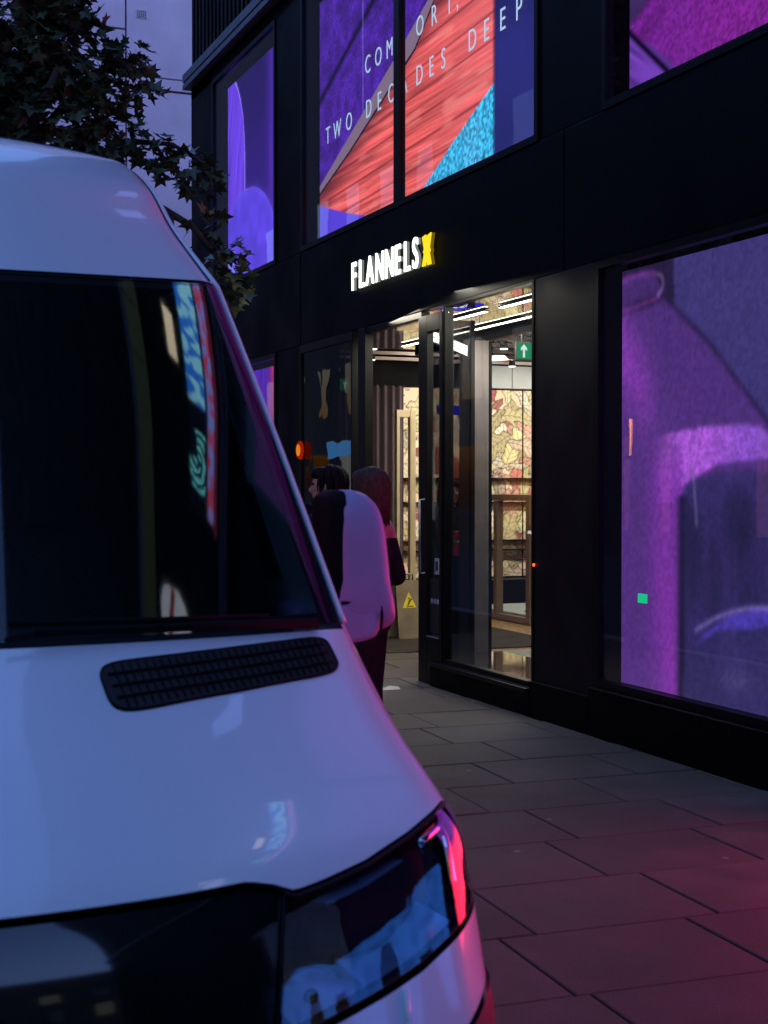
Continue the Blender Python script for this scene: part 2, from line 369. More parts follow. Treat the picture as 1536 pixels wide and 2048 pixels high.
# fascia band of cladding panels with open joints
for y0, y1 in ((-8, -2), (-2, 4.6), (4.6, 8.37), (8.375, 13.78), (13.785, 18.15)):
    bx('fascia_panel', M['clad'], FX-.004, 5.05, y0, y1-.008, 3.053, 3.996)
bx('head_band', M['clad'], FX, 5.05, -8, 18.15, 6.622, 6.775)
cn = MB().box(FX-.10, 5.0, -8, 18.22, 6.78, 6.845).box(FX-.085, 5.0, -8, 18.205, 6.848, 6.868).box(FX-.10, 5.0, -8, 18.22, 6.871, 6.975)
cornice = part(cn, 'cornice', M['trim'], bevel=.004)
rb = MB().box(FX+.05, 5.3, -8, 18.13, 6.98, 24).box(FX-.002, FX+.045, -8, 12.9, 6.98, 24)
for k in range(30):
    y = 18.1 - .17*k; rb.box(FX-.002, FX+.045, y-.085, y, 6.98, 24)
rc = part(rb, 'ribbed_cladding', M['clad'])
rc['kind'] = 'stuff'
bx('return_wall', M['clad'], 5.06, 14.4, 17.95, 18.15, 0, 24, bevel=0)
# plinths
bx('plinth', M['clad'], FX-.05, 5.0, 8.775, 10.46, -.02, .20)
bx('plinth', M['clad'], FX-.05, 5.0, 5.15, 7.963, -.02, .31)
bx('plinth', M['clad'], FX-.05, FX-.012, 7.966, 8.772, -.02, .25)
bx('plinth', M['clad'], FX-.05, 5.0, 14.605, 17.128, -.02, .31)
bx('plinth', M['clad'], FX-.05, 5.0, 1.80, 5.147, -.02, .31)
bx('sill_lip', M['frame'], FX-.075, FX-.052, 8.775, 10.46, .165, .195, bevel=.003)

def window(y0, y1, z0, z1, mull=(), fw=.05, pane=True, depth=.42):
    f = MB().box(FX-.012, FX+.05, y0, y1, z1-fw, z1).box(FX-.012, FX+.05, y0, y1, z0, z0+fw)
    f.box(FX-.012, FX+.05, y0, y0+fw, z0+fw, z1-fw).box(FX-.012, FX+.05, y1-fw, y1, z0+fw, z1-fw)
    w = part(f, 'window_frame', M['frame'])
    for a in mull: part(B(FX-.014, FX+.05, a-.055, a+.055, z0+fw, z1-fw), 'mullion', M['frame'], w)
    e = [y0+fw]+[q for a in sorted(mull) for q in (a-.055, a+.055)]+[y1-fw]
    for k in range(0, len(e), 2):
        part(B(FX+.012, FX+.02, e[k], e[k+1], z0+fw, z1-fw), 'window_pane', M['pane'], w)
    # dark lined box behind the pane
    b = MB().box(FX+depth, FX+depth+.03, y0, y1, z0, z1).box(FX+.051, FX+depth, y0-.03, y0, z0, z1).box(FX+.051, FX+depth, y1, y1+.03, z0, z1)
    b.box(FX+.051, FX+depth, y0, y1, z0-.03, z0).box(FX+.051, FX+depth, y0, y1, z1, z1+.03)
    part(b, 'window_reveal', M['void'], w)
    return w
window(14.602, 17.128, 4.002, 6.62)
window(8.73, 13.763, 4.002, 6.62, mull=(11.245,))
window(2.902, 7.884, 4.002, 6.62, mull=(5.4,))
window(14.602, 17.128, .312, 3.05)
window(5.552, 7.963, .312, 3.05)
window(2.402, 5.148, .312, 3.05)
window(-1.79, 1.798, .312, 3.05)

# ------------------------------------------------------------------ light-up screens behind the windows
XS = 4.95
def led(y0, y1, z0, z1, fn, strength, label, grain=.2, res=.011, gscale=170.0, X=XS):
    t = thing('led_screen', label, 'screen', (X, (y0+y1)/2, z0), 'picture screens behind the shop windows')
    art_grid('screen_face', (X, y1, z0), (0, y0-y1, 0), (0, 0, z1-z0), max(2, int((y1-y0)/res)), max(2, int((z1-z0)/res)),
             lambda U, V: fn(y1+U*(y0-y1), z0+V*(z1-z0)), art_emit('screen_glow', strength, grain, gscale), t)
    B(X+.004, X+.06, y0+.003, y1-.003, z0+.003, z1-.003).build('screen_cabinet', M['void'], t)
    return t
def base(Y, c): return np.ones(Y.shape+(3,))*np.array(c)/255.0
def mixc(C, w, col): C[:] = C*(1-w[...,None])+np.array(col)/255.0*w[...,None]
def sm(x, a, b): t = np.clip((x-a)/(b-a), 0, 1); return t*t*(3-2*t)

def art_a(Y, Z):
    C = base(Y, (46, 22, 118)); mixc(C, sm(Z, 5.2, 6.4)*.5, (24, 14, 70))
    mixc(C, sm(-Y, -15.7, -15.3)*(.4+.4*vnoise(Y*40, Z*1.5, 3)), (92, 50, 190))
    arm = inpoly(Y, Z, [(17.4,6.7),(17.05,6.70),(16.88,6.6),(16.71,6.42),(16.6,6.27),(16.505,6.07),(16.45,5.85),(16.425,5.6),(16.423,4.2),(17.4,4.2)])
    k = .8+.3*vnoise(Y*30+Z*8, Z*2, 5); A = base(Y, (108, 66, 232))*k[...,None]; C[arm] = A[arm]
    edge = inpoly(Y, Z, [(17.02,6.74),(16.86,6.63),(16.69,6.45),(16.58,6.29),(16.485,6.08),(16.43,5.85),(16.40,5.6),(16.395,4.2),(16.425,4.2),(16.425,5.6),(16.45,5.85),(16.505,6.07),(16.6,6.27),(16.71,6.42),(16.88,6.6)])
    paint(C, edge, (150, 120, 245))
    dome = ((Y-16.35)/1.25)**2+((Z-4.1)/1.06)**2 < 1
    k2 = .9+.18*vnoise(Y*6, Z*6, 8); D = base(Y, (92, 66, 224))*k2[...,None]; C[dome] = D[dome]
    mixc(C, np.exp(-np.abs(((Y-16.35)/1.25)**2+((Z-4.1)/1.06)**2-1)*14)*.35, (120, 96, 240))
    return C
led(14.75, 17.305, 4.11, 6.55, art_a, 1.7, 'violet sofa arm picture, upper window nearest the building corner')

def art_b(Y, Z):
    n = vnoise(Y*9, Z*9, 1)
    C = base(Y, (72, 34, 150))*(.75+.5*vnoise(Y*70, Z*70, 2))[...,None]*(.8+.35*n)[...,None]
    # shadow fold and seam of the sofa
    line = lambda y0, z0, y1, z1: np.abs((Z-z0)*(y1-y0)-(Y-y0)*(z1-z0))/math.hypot(y1-y0, z1-z0)
    mixc(C, np.exp(-(line(13.88,5.50,11.7,6.35)/.045)**2)*.85, (16, 8, 40))
    mixc(C, np.exp(-(line(12.56,6.7,12.556,5.0)/.012)**2)*.7*(Z > 5.1), (140, 120, 230))
    floor = inpoly(Y, Z, [(13.86,4.58),(12.899,4.868),(11.328,5.408),(10.9,5.72),(10.2,6.0),(9.8,6.2),(9.797,4.08),(11.3,4.08),(11.77,4.131),(12.44,4.151),(13.04,4.29),(13.76,4.485)])
    pl = np.floor((Z+.035*(Y-10))/.21); gr = vnoise(Y*2.2+pl*7.3, Z*75, 6); g2 = vnoise(Y*.8+pl*3.1, Z*26, 9)
    F = base(Y, (228, 92, 92)); F *= (.62+.34*gr+.32*g2)[...,None]; mixc(F, sm(-Y, -11.4, -9.9)*.45, (232, 112, 122))
    fz = ((Z+.035*(Y-10))/.21) % 1; mixc(F, np.exp(-(np.minimum(fz, 1-fz)/.045)**2)*.6, (96, 22, 36))
    mixc(F, sm(vnoise(Y*3.1, Z*34, 15), .62, .95)*.45, (250, 150, 138))
    mixc(F, sm(line(13.9,4.60,10.9,5.78), .42, .0)*.62, (52, 12, 30))
    C[floor] = F[floor]
    sk = inpoly(Y, Z, [(13.93,4.56),(12.9,4.86),(11.33,5.40),(10.9,5.72),(10.88,5.80),(11.66,5.49),(13.03,4.965),(13.93,4.62)])
    paint(C, sk, (126, 104, 128)); paint(C, inpoly(Y, Z, [(13.93,4.54),(12.9,4.84),(11.33,5.38),(10.9,5.70),(10.9,5.725),(11.33,5.41),(12.9,4.868),(13.93,4.565)]), (28, 8, 24))
    und = inpoly(Y, Z, [(13.95,4.56),(13.76,4.485),(13.036,4.29),(12.44,4.151),(11.6,4.10),(11.6,4.0),(13.95,4.0)]); paint(C, und, (88, 64, 214))
    rug = inpoly(Y, Z, [(9.796,4.715),(10.6,4.40),(11.30,4.10),(11.35,4.0),(9.79,4.0)])
    Rg = base(Y, (60, 166, 214))*(.6+.75*vnoise(Y*45, Z*45, 12))[...,None]; C[rug] = Rg[rug]
    dim = Y < 9.796
    D = base(Y, (40, 40, 112))*(.9+.2*vnoise(Y*3, Z*1.2, 14))[...,None]; mixc(D, sm(Z, 4.8, 5.6)*.55, (18, 18, 62)); C[dim] = D[dim]
    mixc(C, np.exp(-((Y-9.81)/.02)**2)*.6, (20, 14, 60))
    return C
sb = led(8.80, 13.905, 4.105, 6.55, art_b, 1.55, 'red floorboards and turquoise rug picture over the entrance with slogan lettering', res=.0115)
M['slogan'] = emit('slogan_lettering', s8(188, 214, 246), 1.25)
M['slogan2'] = emit('slogan_lettering_shadow', s8(58, 58, 140), .8)
for ch, y in zip('COMFORT,', (12.479, 12.228, 11.955, 11.62, 11.285, 10.965, 10.665, 10.47)):
    letter(ch, .245, .004, M['slogan'], (XS-.012, y, 5.475), sb, 'slogan_letter', sx=.86, bold=-.002)
for ch, y in zip('TWODECADESDEEP', (13.552, 13.33, 12.983, 12.46, 12.17, 11.915, 11.61, 11.285, 11.01, 10.765, 10.25, 9.975, 9.70, 9.44)):
    letter(ch, .245, .004, M['slogan'], (XS-.012, y, 5.06), sb, 'slogan_letter', sx=.86, bold=-.002)
for ch, y in zip('EP', (9.64, 9.37)):
    letter(ch, .245, .004, M['slogan2'], (XS-.006, y, 5.045), sb, 'slogan_letter_shadow', sx=.86)

def art_c(Y, Z):
    n = vnoise(Y*60, Z*60, 21)
    C = base(Y, (122, 34, 140))*(.76+.46*n)[...,None]; mixc(C, sm(Y, 6.8, 7.4)*.25, (96, 40, 150))
    d = np.hypot((Y-8.05)*.8, Z-4.78); fold = .5+.5*np.sin((Y*14+Z*22)+6*vnoise(Y*4, Z*4, 22)); mixc(C, np.exp(-(d/.35)**2)*fold, (36, 10, 52))
    low = inpoly(Y, Z, [(8.1,4.50),(7.86,4.50),(7.62,4.36),(7.4,4.2),(7.26,4.0),(8.1,4.0)])
    L = base(Y, (112, 62, 176))*(.7+.4*vnoise(Y*18-Z*26, Z*5, 23))[...,None]; C[low] = L[low]
    mixc(C, np.exp(-((np.abs((Z-4.0)-(Y-7.26)*.83)/1.3)/.02)**2)*((Y < 7.9) & (Y > 7.24)), (14, 6, 30))
    up = (Y > 7.62) & (Z > 4.52+.36*(8.0-Y)+ .25*(8.0-Y)**2); paint(C, up, (58, 44, 92), .8)
    return C
led(5.48, 7.97, 4.11, 6.55, art_c, 1.3, 'magenta fabric close-up picture, upper window above the big purple screen')
led(3.0, 5.36, 4.11, 6.55, art_c, 1.2, 'magenta fabric close-up picture beyond the right edge, upper storey')

def art_d(Y, Z):
    C = base(Y, (88, 40, 186))*(.75+.45*vnoise(Y*25, Z*2, 31))[...,None]; mixc(C, sm(-Y, -15.6, -15.35)*.8*(Z > 2.2), (150, 40, 120))
    mixc(C, np.exp(-(np.hypot(Y-15.25, (Z-3.0)*.6)/.12)**2), (236, 70, 120)); mixc(C, np.exp(-((Y-15.45+.1*Z)/.03)**2)*.5, (30, 10, 70))
    return C
led(14.72, 17.2, .42, 2.97, art_d, 1.3, 'purple and pink picture screen low in the corner window, half hidden by the van')

def art_e(Y, Z):
    C = base(Y, (66, 56, 122))
    mixc(C, sm(vnoise(Y*2.1, Z*1.4, 40), .3, .9)*.35, (52, 44, 104))
    # sofa back seen across the picture
    C2 = base(Y, (84, 48, 128)); below = Z < 2.785-(7.488-Y)*.70-.18*np.clip(7.0-Y, 0, 1)
    C[below] = C2[below]
    ln = np.abs(Z-(2.785-(7.488-Y)*.70-.18*np.clip(7.0-Y, 0, 1))); mixc(C, np.exp(-(ln/.022)**2)*(Y < 7.5)*.75, (26, 18, 48))
    dk = inpoly(Y, Z, [(8.1,3.05),(7.375,3.05),(7.373,2.70),(7.49,2.79),(7.52,2.75),(8.1,2.70)]); paint(C, dk, (36, 24, 58))
    cush = inpoly(Y, Z, [(8.1,2.90),(7.95,2.94),(7.754,2.965),(7.62,2.935),(7.53,2.87),(7.488,2.82),(7.515,2.788),(7.75,2.80),(8.1,2.72)])
    mixc(C, cush*(.5+.3*sm(Z, 2.75, 2.97)), (92, 52, 140))
    mixc(C, np.exp(-((Z-2.955+.55*np.clip(np.abs(Y-7.78)-.1, 0, 1)**1.5)/.016)**2)*((Y > 7.56) & (Y < 8.05))*.6, (170, 70, 190))
    mixc(C, np.exp(-((np.hypot(Y-7.555, Z-2.865)-.062)/.008)**2)*(Y < 7.56)*.75, (214, 170, 226))
    mixc(C, np.exp(-((Z-2.735-.1*(8.0-Y))/.01)**2)*(Y > 7.52)*.8, (170, 66, 180))
    # pink light over the sofa side
    w = np.exp(-((Z-(1.75+(Y-7.2)*.95))/.30)**2)*sm(Y, 7.35, 7.85); mixc(C, w*(.5+.5*vnoise(Y*50, Z*50, 41)), (150, 58, 184))
    g = sm(Z, 2.4, 1.5)*sm(Y, 6.9, 7.5); mixc(C, g*.28, (112, 50, 156))
    arm = inpoly(Y, Z, [(7.55,1.93),(7.3,1.945),(7.097,1.957),(6.7,1.96),(6.527,1.95),(6.46,1.90),(6.0,1.85),(6.0,1.70),(6.454,1.76),(6.9,1.74),(7.15,1.66),(7.3,1.60),(7.6,1.60),(7.62,1.85)])
    mixc(C, arm*sm(-Y, -7.66, -7.2)*(.45+.75*vnoise(Y*55, Z*55, 42)).clip(0, 1), (196, 96, 236)); mixc(C, arm*sm(-Y, -7.1, -6.5)*.45, (96, 70, 190))
    leg = sm(Y, 7.25, 7.31)*sm(-Y, -7.74, -7.42)*sm(Z, 1.95, 1.6); mixc(C, leg*(.75+.2*vnoise(Y*5, Z*2.5, 43)), (142, 52, 178))
    mixc(C, np.exp(-((Y-7.37)/.07)**2)*sm(Z, 1.3, .5)*.5, (160, 52, 186))
    inner = inpoly(Y, Z, [(7.302,.2),(7.302,1.52),(7.24,1.60),(7.18,1.64),(6.9,1.69),(6.6,1.70),(6.45,1.68),(6.0,1.60),(6.0,.2)])
    I = base(Y, (60, 46, 112))*(.8+.35*vnoise(Y*4, Z*1.6, 44))[...,None]; C[inner] = I[inner]
    mixc(C, np.exp(-((Y-7.28)/.05)**2)*(Z < 1.55)*.8, (16, 14, 36))
    # people reflected in the glass, painted as dark blobs into the picture
    for (cy, cz, ry, rz, k) in ((7.18,1.2,.11,.36,.7), (6.72,1.42,.16,.2,.6), (6.95,1.0,.10,.3,.4), (6.62,1.05,.22,.35,.45)):
        mixc(C, np.exp(-(((Y-cy)/ry)**2+((Z-cz)/rz)**2)**2)*k, (24, 22, 50))
    seat = inpoly(Y, Z, [(7.139,.657),(7.05,.73),(6.964,.782),(6.83,.845),(6.70,.885),(6.58,.915),(6.448,.932),(6.0,.96),(6.0,.80),(6.448,.83),(6.62,.80),(6.75,.785),(6.9,.77),(7.02,.715)])
    mixc(C, seat*(.35+.65*vnoise(Y*70, Z*70, 45)), (92, 70, 226))
    sd = inpoly(Y, Z, [(7.139,.657),(7.02,.715),(6.9,.77),(6.62,.80),(6.0,.80),(6.0,.2),(7.28,.2),(7.27,.45)]); mixc(C, sd*.55, (46, 42, 92))
    mixc(C, np.exp(-((Z-(.93-.38*np.clip(Y-6.45, 0, 2)**1.9))/.012)**2)*((Y < 7.14) & (Z > .6))*.8, (176, 150, 250))
    sc = np.exp(-((Y-6.75)/.15)**2-((Z-.50)/.06)**2)*sm(np.abs(np.sin(Y*60+Z*70+5*vnoise(Y*12, Z*12, 46))), .6, 1); mixc(C, sc*.5, (150, 140, 190))
    hl = np.exp(-((Y-7.13-.12*(Z-1.4))/.008)**2)*((Z > 1.36) & (Z < 1.68)); mixc(C, hl*.8, (150, 150, 190))
    for _ in range(3):
        C[1:-1] = (C[:-2]+2*C[1:-1]+C[2:])/4; C[:,1:-1] = (C[:,:-2]+2*C[:,1:-1]+C[:,2:])/4
    C *= (.90+.20*vnoise(Y*75, Z*75, 49)*sm(C[...,0], .30, .55)*(Z > 1.5)+.20*vnoise(Y*40, Z*40, 50))[...,None]
    mixc(C, .06+.18*vnoise(Y*6, Z*.9, 47), (58, 50, 108)); mixc(C, sm(vnoise(Y*32+3, Z*1.1, 48), .45, 1)*.10, (96, 70, 150))
    C *= .86
    return C
se = led(5.70, 8.03, .300+.03, 3.0, art_e, 1.5, 'big purple sofa picture screen at street level on the right', res=.0095)
B(XS-.020, XS-.004, 7.652, 7.737, .868, .925).build('status_light', emit('green_status_light', s8(30, 214, 150), 1.0), se)

def art_f(Y, Z):
    C = base(Y, (255, 44, 82)); mixc(C, sm(Z, .9, 1.7)*.97, (70, 24, 100)); return C
sf = led(2.55, 5.05, .345, 2.98, art_f, 16.0, 'red and pink picture screen beside the big purple one, past the right edge', res=.1)

def art_g(Y, Z):
    C = base(Y, (14, 10, 40)); e = 1.18+.35*vnoise(Y*2.6, Y*.7, 71)+.04*vnoise(Y*5, Z*2, 72)
    blue = base(Y, (62, 128, 255))*(.8+.3*vnoise(Y*9, Z*9, 73))[...,None]; m = Z < e; C[m] = blue[m]
    for cy, w, h in ((-.9,.16,1.0),(-.35,.2,.85),(.62,.17,1.05),(1.25,.22,.7)): C[(np.abs(Y-cy) < w*(1-.5*sm(Z, h-.3, h))) & (Z < h)] *= .18  # dark uprights stand for people before the screen, painted into its picture
    return C
led(-1.7, 1.7, .345, 2.98, art_g, 4.2, 'blue picture screen with passers-by painted in as dark shapes furthest along the street front, past the right edge', res=.03)
def art_tick(Y, Z):
    C = base(Y, (10, 14, 30))
    bl = (Y > 3.3) & (Z > 7.28) & (Z < 7.72); k = vnoise(Y*16, Z*9, 61); A = base(Y, (40, 120, 235)); mixc(A, sm(k, .45, .6), (150, 225, 255)); C[bl] = A[bl]
    st = (Z > 7.06) & (Z < 7.22) & (Y > 2.1); k = vnoise(Y*11, Z*22, 62); A = base(Y, (200, 70, 110)); mixc(A, sm(k, .4, .6), (130, 150, 240)); C[st] = A[st]
    paint(C, (Z > 7.0) & (Z < 7.03), (150, 50, 80))
    r = np.hypot(Y-2.62, Z-7.5); sw = np.sin(r*60+3*np.arctan2(Z-7.5, Y-2.62)+3*vnoise(Y*10, Z*10, 63)) > .15; orn = (np.abs(Y-2.62) < .36) & (np.abs(Z-7.5) < .22) & sw & (vnoise(Y*7, Z*7, 64) > .35); paint(C, orn, (120, 235, 245))
    return C
led(2.0, 4.95, 6.99, 7.75, art_tick, 4.8, 'long lit blue and pink message screen above the upper windows, past the top edge', .1, .02, X=4.62)
def art_patch(Y, Z):
    C = base(Y, (120, 150, 240)); paint(C, (Y % .31) < .03, (30, 40, 90)); return C
led(7.15, 7.8, 7.75, 8.75, art_patch, 2.6, 'tall pale blue screen high on the facade, past the top edge', .1, .05, X=4.62)
lb_ = thing('light_band', 'pale green lit band of panels high on the facade, past the top edge', 'light', (4.7, 1.8, 9.3))
gb = emit('pale_green_band', (.42, .62, .50), .26)
for k in range(9): B(4.68, 4.745, -1.2+.62*k, -1.2+.62*k+.60, 9.20, 9.62).build('band_panel', gb, lb_)
B(4.69, 4.745, -1.2, 4.36, 9.66, 9.78).build('band_trim', M['trim'], lb_)
ws_ = thing('oval_sign', 'white oval lit sign with red stripe high on the facade, past the top edge', 'sign', (4.6, .55, 8.3))
MB().prism([(.55+.34*math.cos(a), 8.3+.42*math.sin(a)) for a in np.linspace(0, 2*math.pi, 24, endpoint=False)], 0, 4.60, 4.74).build('sign_face', emit('white_oval_face', (.75,.85,1), 3.2), ws_)
MB().prism([(.15,8.42),(.9,8.20),(.93,8.30),(.18,8.54)], 0, 4.585, 4.598).build('sign_stripe', emit('red_stripe', (.5,.02,.02), 1.5), ws_)
fl_ = thing('wall_floodlight', 'warm white floodlight high on the facade, past the top edge', 'lamp', (4.6, 3.85, 8.1))
B(4.60, 4.70, 3.6, 4.15, 8.05, 8.13).build('lamp_face', emit('warm_flood', (1,.85,.6), 5), fl_); B(4.701, 4.75, 3.58, 4.17, 8.03, 8.15).build('lamp_case', M['frame'], fl_)

# ------------------------------------------------------------------ shop sign
sg = thing('shop_sign', 'white lit FLANNELS lettering with yellow X on black fascia', 'sign', (FX-.004, 11.4, 3.4))
M['sign_w'] = emit('white_sign_face', (1.0, 1.0, .96), 2.5); M['sign_y'] = emit('yellow_sign_face', s8(255, 224, 40), 1.1)
M['sign_side'] = emit('sign_return_glow', (.8, .95, .85), .22)
y = 12.245; adv = {'F':.188,'L':.182,'A':.215,'N':.222,'E':.196,'S':.20}
for ch in 'FLANNELS':
    letter(ch, .36, .012, M['sign_w'], (FX-.038, y, 3.414), sg, 'letter', sx=.735, bold=.003)
    b = letter(ch, .36, .026, M['sign_side'], (FX-.018, y, 3.414), sg, 'letter_return', sx=.735, bold=.002)
    y -= adv[ch]
xo = [(.0,.0),(.075,.0),(.10,.085),(.125,.0),(.205,.0),(.165,.10),(.185,.12),(.165,.145),(.205,.265),(.13,.25),(.108,.18),(.085,.262),(.005,.25),(.05,.145),(.03,.12),(.05,.10)]
M['sign_ys'] = emit('yellow_sign_return', s8(190, 160, 30), .3)
cx = [(10.625-p[0]*.86, 3.40+p[1]*.95) for p in xo]
MB().prism(cx, 0, FX-.048, FX-.036).build('letter', M['sign_y'], sg)
MB().prism(cx, 0, FX-.0355, FX-.006).build('letter_return', M['sign_ys'], sg)

# ------------------------------------------------------------------ entrance and shop window
# sidelight with dark glass
f = MB().box(FX-.01, FX+.05, 12.30, 12.335, 0, 3.05).box(FX-.01, FX+.05, 13.765, 13.80, 0, 3.05).box(FX-.01, FX+.05, 12.335, 13.765, 2.97, 3.05).box(FX-.01, FX+.05, 12.335, 13.765, 0, .12)
side = part(f, 'sidelight_frame', M['frame']); part(B(FX+.01, FX+.02, 12.335, 13.765, .12, 2.97), 'sidelight_pane', M['pane_dark'], side)
bx('door_post', M['frame'], FX-.012, FX+.07, 11.975, 12.15, 0, 3.05)
bx('door_header', M['frame'], FX+.0, FX+.08, 10.735, 11.973, 2.995, 3.05)
dl = MB().box(FX-.03, FX+.03, 10.27, 10.32, 0, 3.0).box(FX-.03, FX+.03, 10.56, 10.73, 0, 3.0).box(FX-.03, FX+.03, 10.32, 10.56, 0, .40).box(FX-.03, FX+.03, 10.32, 10.56, 2.86, 3.0)
door = part(dl, 'door_leaf', M['frame'], bevel=.004)
part(B(FX-.004, FX+.004, 10.32, 10.56, .40, 2.86), 'door_pane', M['pane'], door)
part(B(FX-.034, FX-.0305, 10.322, 10.558, .385, .398), 'kick_plate', M['trim'], door)
part(MB().tube([(FX-.03,10.60,.9),(FX-.075,10.60,.9),(FX-.075,10.60,1.5),(FX-.03,10.60,1.5)], .011, 8), 'door_handle', M['trim'], door, smooth=True)
M['notice'] = mat('black_notice_print', (.02,.02,.024), rough=.4); M['notice_w'] = mat('white_notice_print', (.55,.55,.55), rough=.6)
nt_ = part(B(FX-.008, FX-.0045, 10.335, 10.55, .42, .86), 'door_notice', M['notice'], door)
for k in range(3): part(MB().lathe([(.0, -.0095), (.022, -.0095), (.022, -.0085)], (FX, 10.50-.055*k, .68), axis=0, n=14), 'notice_symbol', M['notice_w'], door)
part(MB().box(FX-.008, FX-.0045, 10.37, 10.45, .90, 1.03), 'door_sticker', M['notice_w'], door)
part(MB().box(FX-.0095, FX-.0085, 10.385, 10.435, .93, 1.005), 'sticker_print', M['notice'], door)
# second inner jamb of the shop window
bx('window_jamb', M['frame'], FX-.02, FX+.06, 10.235, 10.268, .20, 3.05)
wf = MB().box(FX-.015, FX+.05, 8.772, 10.233, .202, .235).box(FX-.015, FX+.05, 8.772, 8.80, .235, 3.05).box(FX-.015, FX+.05, 8.80, 10.233, 3.03, 3.05)
ww = part(wf, 'window_frame', M['frame']); part(B(FX+.01, FX+.018, 8.80, 10.233, .235, 3.03), 'window_pane', M['pane'], ww)
bx('window_ledge', M['ledge'], 4.81, 5.50, 8.80, 10.72, .0, .215, bevel=.004)
part(B(4.85, 5.24, 10.775, 10.79, .0, 3.0), 'return_pane', M['pane_return'])
bx('return_post', M['frame'], 5.205, 5.245, 10.74, 10.774, .0, 3.0)
rp_ = MB().box(5.268, 5.40, 10.80, 11.1, .0, 2.84)
for k in range(13): rp_.box(5.269+.0102*k, 5.2745+.0102*k, 10.792, 10.80, .0, 2.84)
part(rp_, 'ribbed_post', M['ribbed'])
bx('return_post', M['frame'], 5.402, 5.43, 10.79, 11.1, 0, 2.84)
# mirrored soffit panels with dark joints, strip lamps let into them
for x0, x1 in ((4.82, 5.04), (5.05, 5.30), (5.31, 5.62), (5.63, 5.98)):
    part(B(x0, x1, 8.78, 13.7, 3.052, 3.10), 'soffit_panel', M['mirror'])
bx('soffit_edge', M['frame'], 5.985, 6.05, 8.78, 13.7, 2.985, 3.14)
def striplamp(x, y0, y1, label, z=3.035):
    t = thing('strip_lamp', label, 'lamp', (x, (y0+y1)/2, z), 'strip lamps under the mirrored soffit')
    B(x-.022, x+.022, y0, y1, z, z+.012).build('lamp_housing', M['frame'], t); B(x-.018, x+.018, y0+.01, y1-.01, z-.006, z-.0005).build('lamp_tube', M['lamp'], t)
striplamp(5.18, 10.4, 11.25, 'short strip lamp above the ribbed post')
striplamp(5.18, 9.45, 10.15, 'short strip lamp nearest the bronze pillar')
striplamp(5.68, 8.9, 13.3, 'longest strip lamp along the back of the soffit')

# interior shell
sf_ = struct(B(4.96, 14.0, 8.80, 17.9, -.35, -.006).build('floor', M['wood']))
bx('inner_wall', M['void'], 5.06, 14.0, 8.62, 8.77, 0, 4.2, bevel=0)
bx('inner_wall', M['void'], 13.8, 14.0, 8.78, 17.74, 0, 4.2, bevel=0)
bx('inner_wall', M['void'], 5.21, 13.8, 17.75, 17.9, 0, 4.2, bevel=0)
bx('inner_wall', M['void'], 5.06, 5.2, 13.85, 17.9, 0, 4.2, bevel=0)
bx('inner_ceiling', M['void'], 5.06, 14.0, 8.62, 17.9, 4.2, 4.3, bevel=0)
bx('entrance_mat', M['mat_dark'], 5.15, 7.3, 12.62, 15.6, -.004, .008, bevel=.002)
bx('threshold_strip', M['trim'], 5.9, 8.4, 15.64, 15.70, -.004, .010, bevel=.002)
for k in range(14):
    bx('floor_strip', M['mat_grey'], 5.6+.105*k, 5.695+.105*k, 9.0, 13.0, -.004, .004, bevel=.002) if 0 else None
bx('floor_inlay', M['mat_grey'], 5.62, 6.75, 8.9, 12.4, -.004, .004, bevel=.001)

# ------------------------------------------------------------------ leafy feature wall
LV = []
_r = np.random.default_rng(5)
PAL = [(236,218,196),(230,204,178),(214,202,150),(228,220,176),(204,188,140),(228,172,154),(210,124,112),(234,194,178),(196,180,136),(224,206,180),(212,198,156),(180,92,90)]
for i in range(260):
    LV.append((_r.uniform(7.0, 12.0), _r.uniform(.1, 3.1), _r.uniform(0, 6.28), _r.uniform(.45, 1.15), _r.uniform(.07, .19), _r.uniform(-2.2, 2.2), PAL[int(_r.integers(0, len(PAL)))]))
def art_wall(X, Z):
    C = base(X, (228, 196, 168))
    for (cx_, cz_, an, ln, wd, cv, col) in LV:
        dx, dz = X-cx_, Z-cz_; l = (dx*math.cos(an)+dz*math.sin(an))/ln; w = (-dx*math.sin(an)+dz*math.cos(an)) - cv*ln*.30*(l*l)
        m = (l > 0) & (l < 1)
        if not m.any(): continue
        lc = np.clip(l, 0, 1); h = wd*np.sin(math.pi*lc**.8)**.8*(1+.24*np.sin(lc*24+np.sign(w)*.8))
        inn = m & (np.abs(w) < h)
        d = h-np.abs(w)
        k = np.array(col)/255.0*(.93+.1*np.sin(an))
        C[inn] = k
        sh = .84+.16*sm(d, .0, .06); C[inn] *= sh[inn][:, None]
        vein = (np.abs(w) < .007) | ((((lc*ln*13 - np.abs(w)*11) % 1) < .14) & (np.abs(w) < h*.88))
        C[inn & vein] = C[inn & vein]*.66
        C[inn & (d < .011)] = np.array((.33,.27,.20))
    return C
wallw = thing('feature_wall', 'brightly lit wall of cream, pink and red leaf pattern panels inside the shop', 'wall', (9.6, 17.6, 0))
AP = art_paint('leaf_print', .7)
YW = 17.6
xs = [7.5, 8.08, 8.66, 9.33, 9.92, 10.5, 11.1, 11.7]; zs = [.36, .74, .87, 1.395, 1.725, 2.955]
for i in range(len(xs)-1):
    for j in range(len(zs)-1):
        g = .008
        x0, x1, z0, z1 = xs[i]+g, xs[i+1]-g, zs[j]+g, zs[j+1]-g
        art_grid('wall_panel', (x0, YW-.012*((i+j) % 2), z0), (x1-x0, 0, 0), (0, 0, z1-z0), int((x1-x0)/.0125), max(2, int((z1-z0)/.0125)),
                 lambda U, V: art_wall(x0+U*(x1-x0), z0+V*(z1-z0)), AP, wallw)
